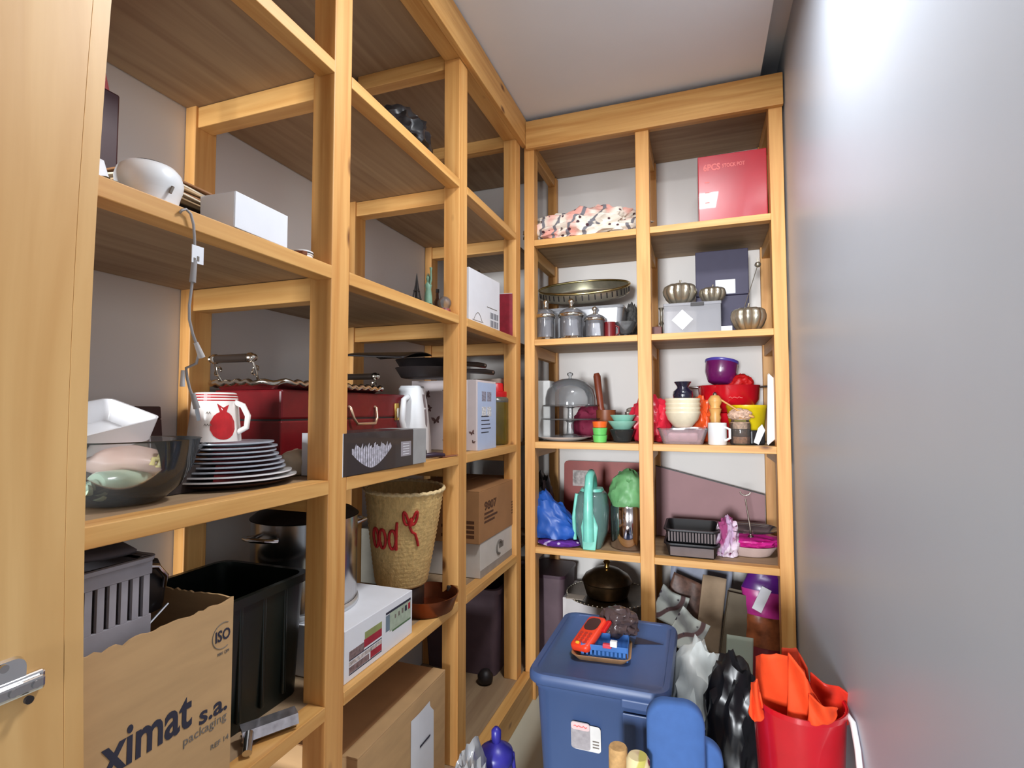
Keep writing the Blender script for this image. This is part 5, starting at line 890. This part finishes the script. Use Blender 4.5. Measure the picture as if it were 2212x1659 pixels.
# newspapers and folders standing in the pile
NEWS = patterned('printed_newspaper', (206, 212, 204), (150, 152, 150), (64, 54, 66), (110, 84, 84))
def leaf(p, y, w_, h_, rot, m, name, label, cat, th=.004, curl=.02):
    q = P(p[0], p[1], y=y); o = MB().grid(lambda u, v: (-w_/2+w_*u, curl*math.sin(PI*u)+curl*.4*math.sin(7*u+4*v), -h_/2+h_*v), 14, 14).obj(name, m, None, (q.x, y, q.z), rot, solid=th, smooth=True)
    return tag(o, label, cat)
leaf((1450, 1310), .12, .13, .14, (-.5, .5, .3), NEWS, 'newspaper', 'crumpled newspaper sheet beside the middle post', 'newspaper')
leaf((1487, 1365), .02, .13, .15, (-.6, .6, .1), NEWS, 'newspaper', 'second crumpled newspaper sheet lower in the pile', 'newspaper')
leaf((1480, 1300), .2, .17, .20, (-.3, .3, -.2), mat('brown_magazine', (104, 74, 62), .5, var=.5, scale=35), 'magazine', 'brown printed magazine leaning in the floor pile', 'magazine')
leaf((1512, 1262), .33, .27, .22, (-.1, .1, 0), mat('grey_blue_plastic_sheet', (150, 154, 170), .45), 'grey_sheet', 'pale grey-blue plastic sheet at the back under the shelf', 'sheet')
leaf((1535, 1330), .16, .10, .33, (-.12, .15, .2), mat('tan_board', (158, 134, 108), .8), 'card_sheet', 'tan cardboard sheet standing in the floor pile', 'cardboard', .006, .006)
t = thing('document_folder', 'olive brown folder standing upright next to the purple pack', 'folder', (P(1582, 1400, y=.08).x, .08, .0), 0, None, (-.1, .16, .1)); bx('front_cover', mat('olive_card', (104, 92, 74), .7), t, -.085, .085, -.02, -.016, .0, .53, .001); bx('back_cover', mat('olive_card', 0), t, -.085, .085, .012, .016, .0, .54, .001); bx('papers', WHITE, t, -.08, .08, -.015, .011, .01, .515, 0); bx('spine', mat('olive_card', 0), t, -.089, -.085, -.02, .016, .0, .53, .001)
leaf((1597, 1440), -.05, .10, .22, (-.2, .1, .2), glass('pale_green_glass', (196, 208, 190), .6, .15), 'glass_sheet', 'pale greenish glass pane standing behind the red bucket', 'glass pane', .004, .0)
# purple pack
q = P(1652, 1330, y=.0)
t = thing('party_pack', 'purple and magenta pack with white label hanging by the right post', 'pack', (q.x-.03, .085, 0), 0, None, (-.10, .08, 0)); zt = P(1660, 1242, y=0).z; zb = P(1640, 1420, y=0).z; w_ = .085
def pil(z0, z1, w0, w1, m, nm, d0=.03, d1=.03):
    MB().loft([[(a*(w0+(w1-w0)*k/6), b*(d0+(d1-d0)*k/6)*(1+.08*math.sin(k*2+a*3)), z0+(z1-z0)*k/6) for a, b in [(math.cos(i*PI/12), math.sin(i*PI/12)) for i in range(24)]] for k in range(7)]).obj(nm, m, t, smooth=True)
pil(zt-.10, zt+.0, .09, .05, mat('purple_foil', (92, 30, 124), .25), 'purple_top', .035, .015); pil(zt-.20, zt-.10, .07, .09, mat('magenta_print', (190, 52, 140), .3), 'magenta_middle', .038, .035); pil(zb, zt-.20, .075, .07, mat('amber_red_print', (150, 84, 50), .3, var=.5, scale=22), 'amber_bottom', .03, .038); pil(.0, zb, .05, .075, mat('dark_red_print', (112, 36, 42), .35), 'foot', .03, .03)
MB().box(-.02, .018, -.0435, -.0425, -.05, .05, M=Matrix.Translation((-.012, 0, zt-.13)) @ Matrix.Rotation(.35, 4, 'Y')).obj('label', WHITE, t)
# red bucket with orange cloths
yb = -.76; r = .109; zr = .562
bxx = 1.003; t = thing('red_bucket', 'tall glossy red plastic bucket against the right wall', 'bucket', (bxx, yb, 0))
MB().lathe([(r*.70, 0), (r*.73, .004), (r*.985, zr-.02), (r*1.0, zr), (r*1.015, zr), (r*1.02, zr-.012), (r*.99, zr), (r*.95, zr-.002), (r*.70, .01), (.001, .008)], 56).obj('bucket_wall', RED, t, smooth=True)
MB().tube([(r*.96, -.02, zr-.01), (r*1.0, -.06, zr-.012), (r*.99, -.10, zr-.05), (r*.95, -.15, zr-.13), (r*.90, -.19, zr-.24), (r*.86, -.2, zr-.34)], [.005, .007, .007, .007, .007, .007], 8).obj('handle', WHITEP, t, smooth=True)
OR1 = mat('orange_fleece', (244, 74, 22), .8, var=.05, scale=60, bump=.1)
def sheet(bot, top, name, label, m, bulge, y_, th=.004, cat='cloth'):
    """cloth held upright: lower edge inside the bucket, upper edge a measured curve, bulging towards the room"""
    pb = [P(*p, y=y_) for p in bot]; pt = [P(*p, y=y_) for p in top]
    def lerp(l, u): k = min(int(u*(len(l)-1)), len(l)-2); f = u*(len(l)-1)-k; return l[k].lerp(l[k+1], f)
    o0 = Vector((bxx, yb, zr))
    def fn(u, v):
        p = lerp(pb, u).lerp(lerp(pt, u), v); p = p-o0; p.y -= bulge*math.sin(PI*u)*(.4+.6*v)+.006*math.sin(9*u+5*v); return p
    return tag(MB().grid(fn, 24, 18).obj(name, m, None, o0, solid=th, smooth=True), label, cat, 'orange cloths in the red bucket')
sheet([(1632, 1560), (1650, 1560), (1690, 1560), (1730, 1560), (1765, 1560)], [(1634, 1420), (1642, 1398), (1672, 1394), (1706, 1408), (1736, 1446)], 'orange_cloth', 'tallest orange cloth standing up in the red bucket', OR1, .05, yb)
sheet([(1700, 1560), (1730, 1565), (1760, 1560), (1790, 1548)], [(1704, 1412), (1732, 1440), (1748, 1478), (1768, 1512)], 'orange_cloth', 'bright orange fold leaning right in front of the tallest cloth', OR1, .03, yb-.06)
sheet([(1617, 1538), (1630, 1560), (1650, 1550)], [(1624, 1476), (1634, 1462), (1646, 1520)], 'orange_cloth', 'narrow orange corner hanging over the left bucket rim', OR1, .01, yb-.095)
sheet([(1750, 1570), (1785, 1570), (1815, 1565), (1834, 1560)], [(1752, 1454), (1775, 1466), (1810, 1478), (1838, 1500)], 'red_orange_wrap', 'smooth red-orange wrap at the wall side of the bucket', mat('red_orange_vinyl', (214, 48, 28), .4), .02, yb+.03)
sheet([(1690, 1560), (1730, 1560), (1760, 1560)], [(1690, 1402), (1722, 1406), (1742, 1440)], 'orange_cloth', 'orange fold behind the tallest cloth, shade put into its colour', mat('shaded_orange_fleece', (206, 60, 24), .8), -.02, yb+.05)  # darker copy of the orange fleece, with the shade mixed into its colour
sheet([(1745, 1560), (1765, 1562), (1785, 1560), (1808, 1545)], [(1748, 1500), (1768, 1508), (1790, 1518), (1808, 1526)], 'orange_cloth', 'small orange cloth end resting over the front rim', OR1, .03, yb-.10)
# things on the floor by the left plinth
q = P(1072, 1570, y=-.78); t = thing('water_bottle', 'clear plastic bottle with a purple-blue carry top by the plinth', 'bottle', (q.x, -.78, .0), .3); hq = q.z; BV = mat('violet_blue_plastic', (48, 44, 140), .35)
MB().lathe([(.045, 0), (.05, .006), (.05, hq*.55), (.046, hq*.7), (.03, hq*.8)], 32, lobes=8, amp=.04).obj('bottle_body', glass('violet_clear_plastic', (150, 148, 186), .45, .1), t, smooth=True)
MB().lathe([(.012, hq*.86), (.015, hq*.9), (.015, hq*.97), (.006, hq)], 18).obj('cap', BV, t, smooth=True); MB().lathe([(.05, hq*.7), (.054, hq*.74), (.05, hq*.8), (.015, hq*.87)], 28, caps=(False, True)).obj('shoulder', BV, t, smooth=True)
for s_ in (-1, 1): MB().tube([(s_*.05, 0, hq*.78), (s_*.057, 0, hq*.55), (s_*.052, 0, hq*.2)], .006, 8).obj('side_strap', BV, t, smooth=True)
q = P(1030, 1610, y=-.85); tag(MB().blob(.05, .08, q.z, 131, .35, 2.4, True, 4).obj('clear_wrap', glass('crinkled_cellophane', (206, 206, 208), .5, .1), None, (q.x-.005, -.885, 0), smooth=True), 'crinkled clear cellophane heaped beside the water bottle', 'cellophane')
q = P(1020, 1659, y=-.95); t = thing('castor_roller', 'dark rubber roller lying on the floor below the second post', 'roller', (q.x+.015, -.97, .0), 0); MB().lathe([(.05, -.02), (.062, -.016), (.065, 0), (.062, .016), (.05, .02)], 32, M=Matrix.Translation((0, 0, .066)) @ Matrix.Rotation(PI/2, 4, 'Y')).obj('tyre', BLACK, t, smooth=True); MB().lathe([(.03, -.022), (.03, .022)], 20, M=Matrix.Translation((0, 0, .066)) @ Matrix.Rotation(PI/2, 4, 'Y')).obj('hub', GREYINK, t, smooth=True)
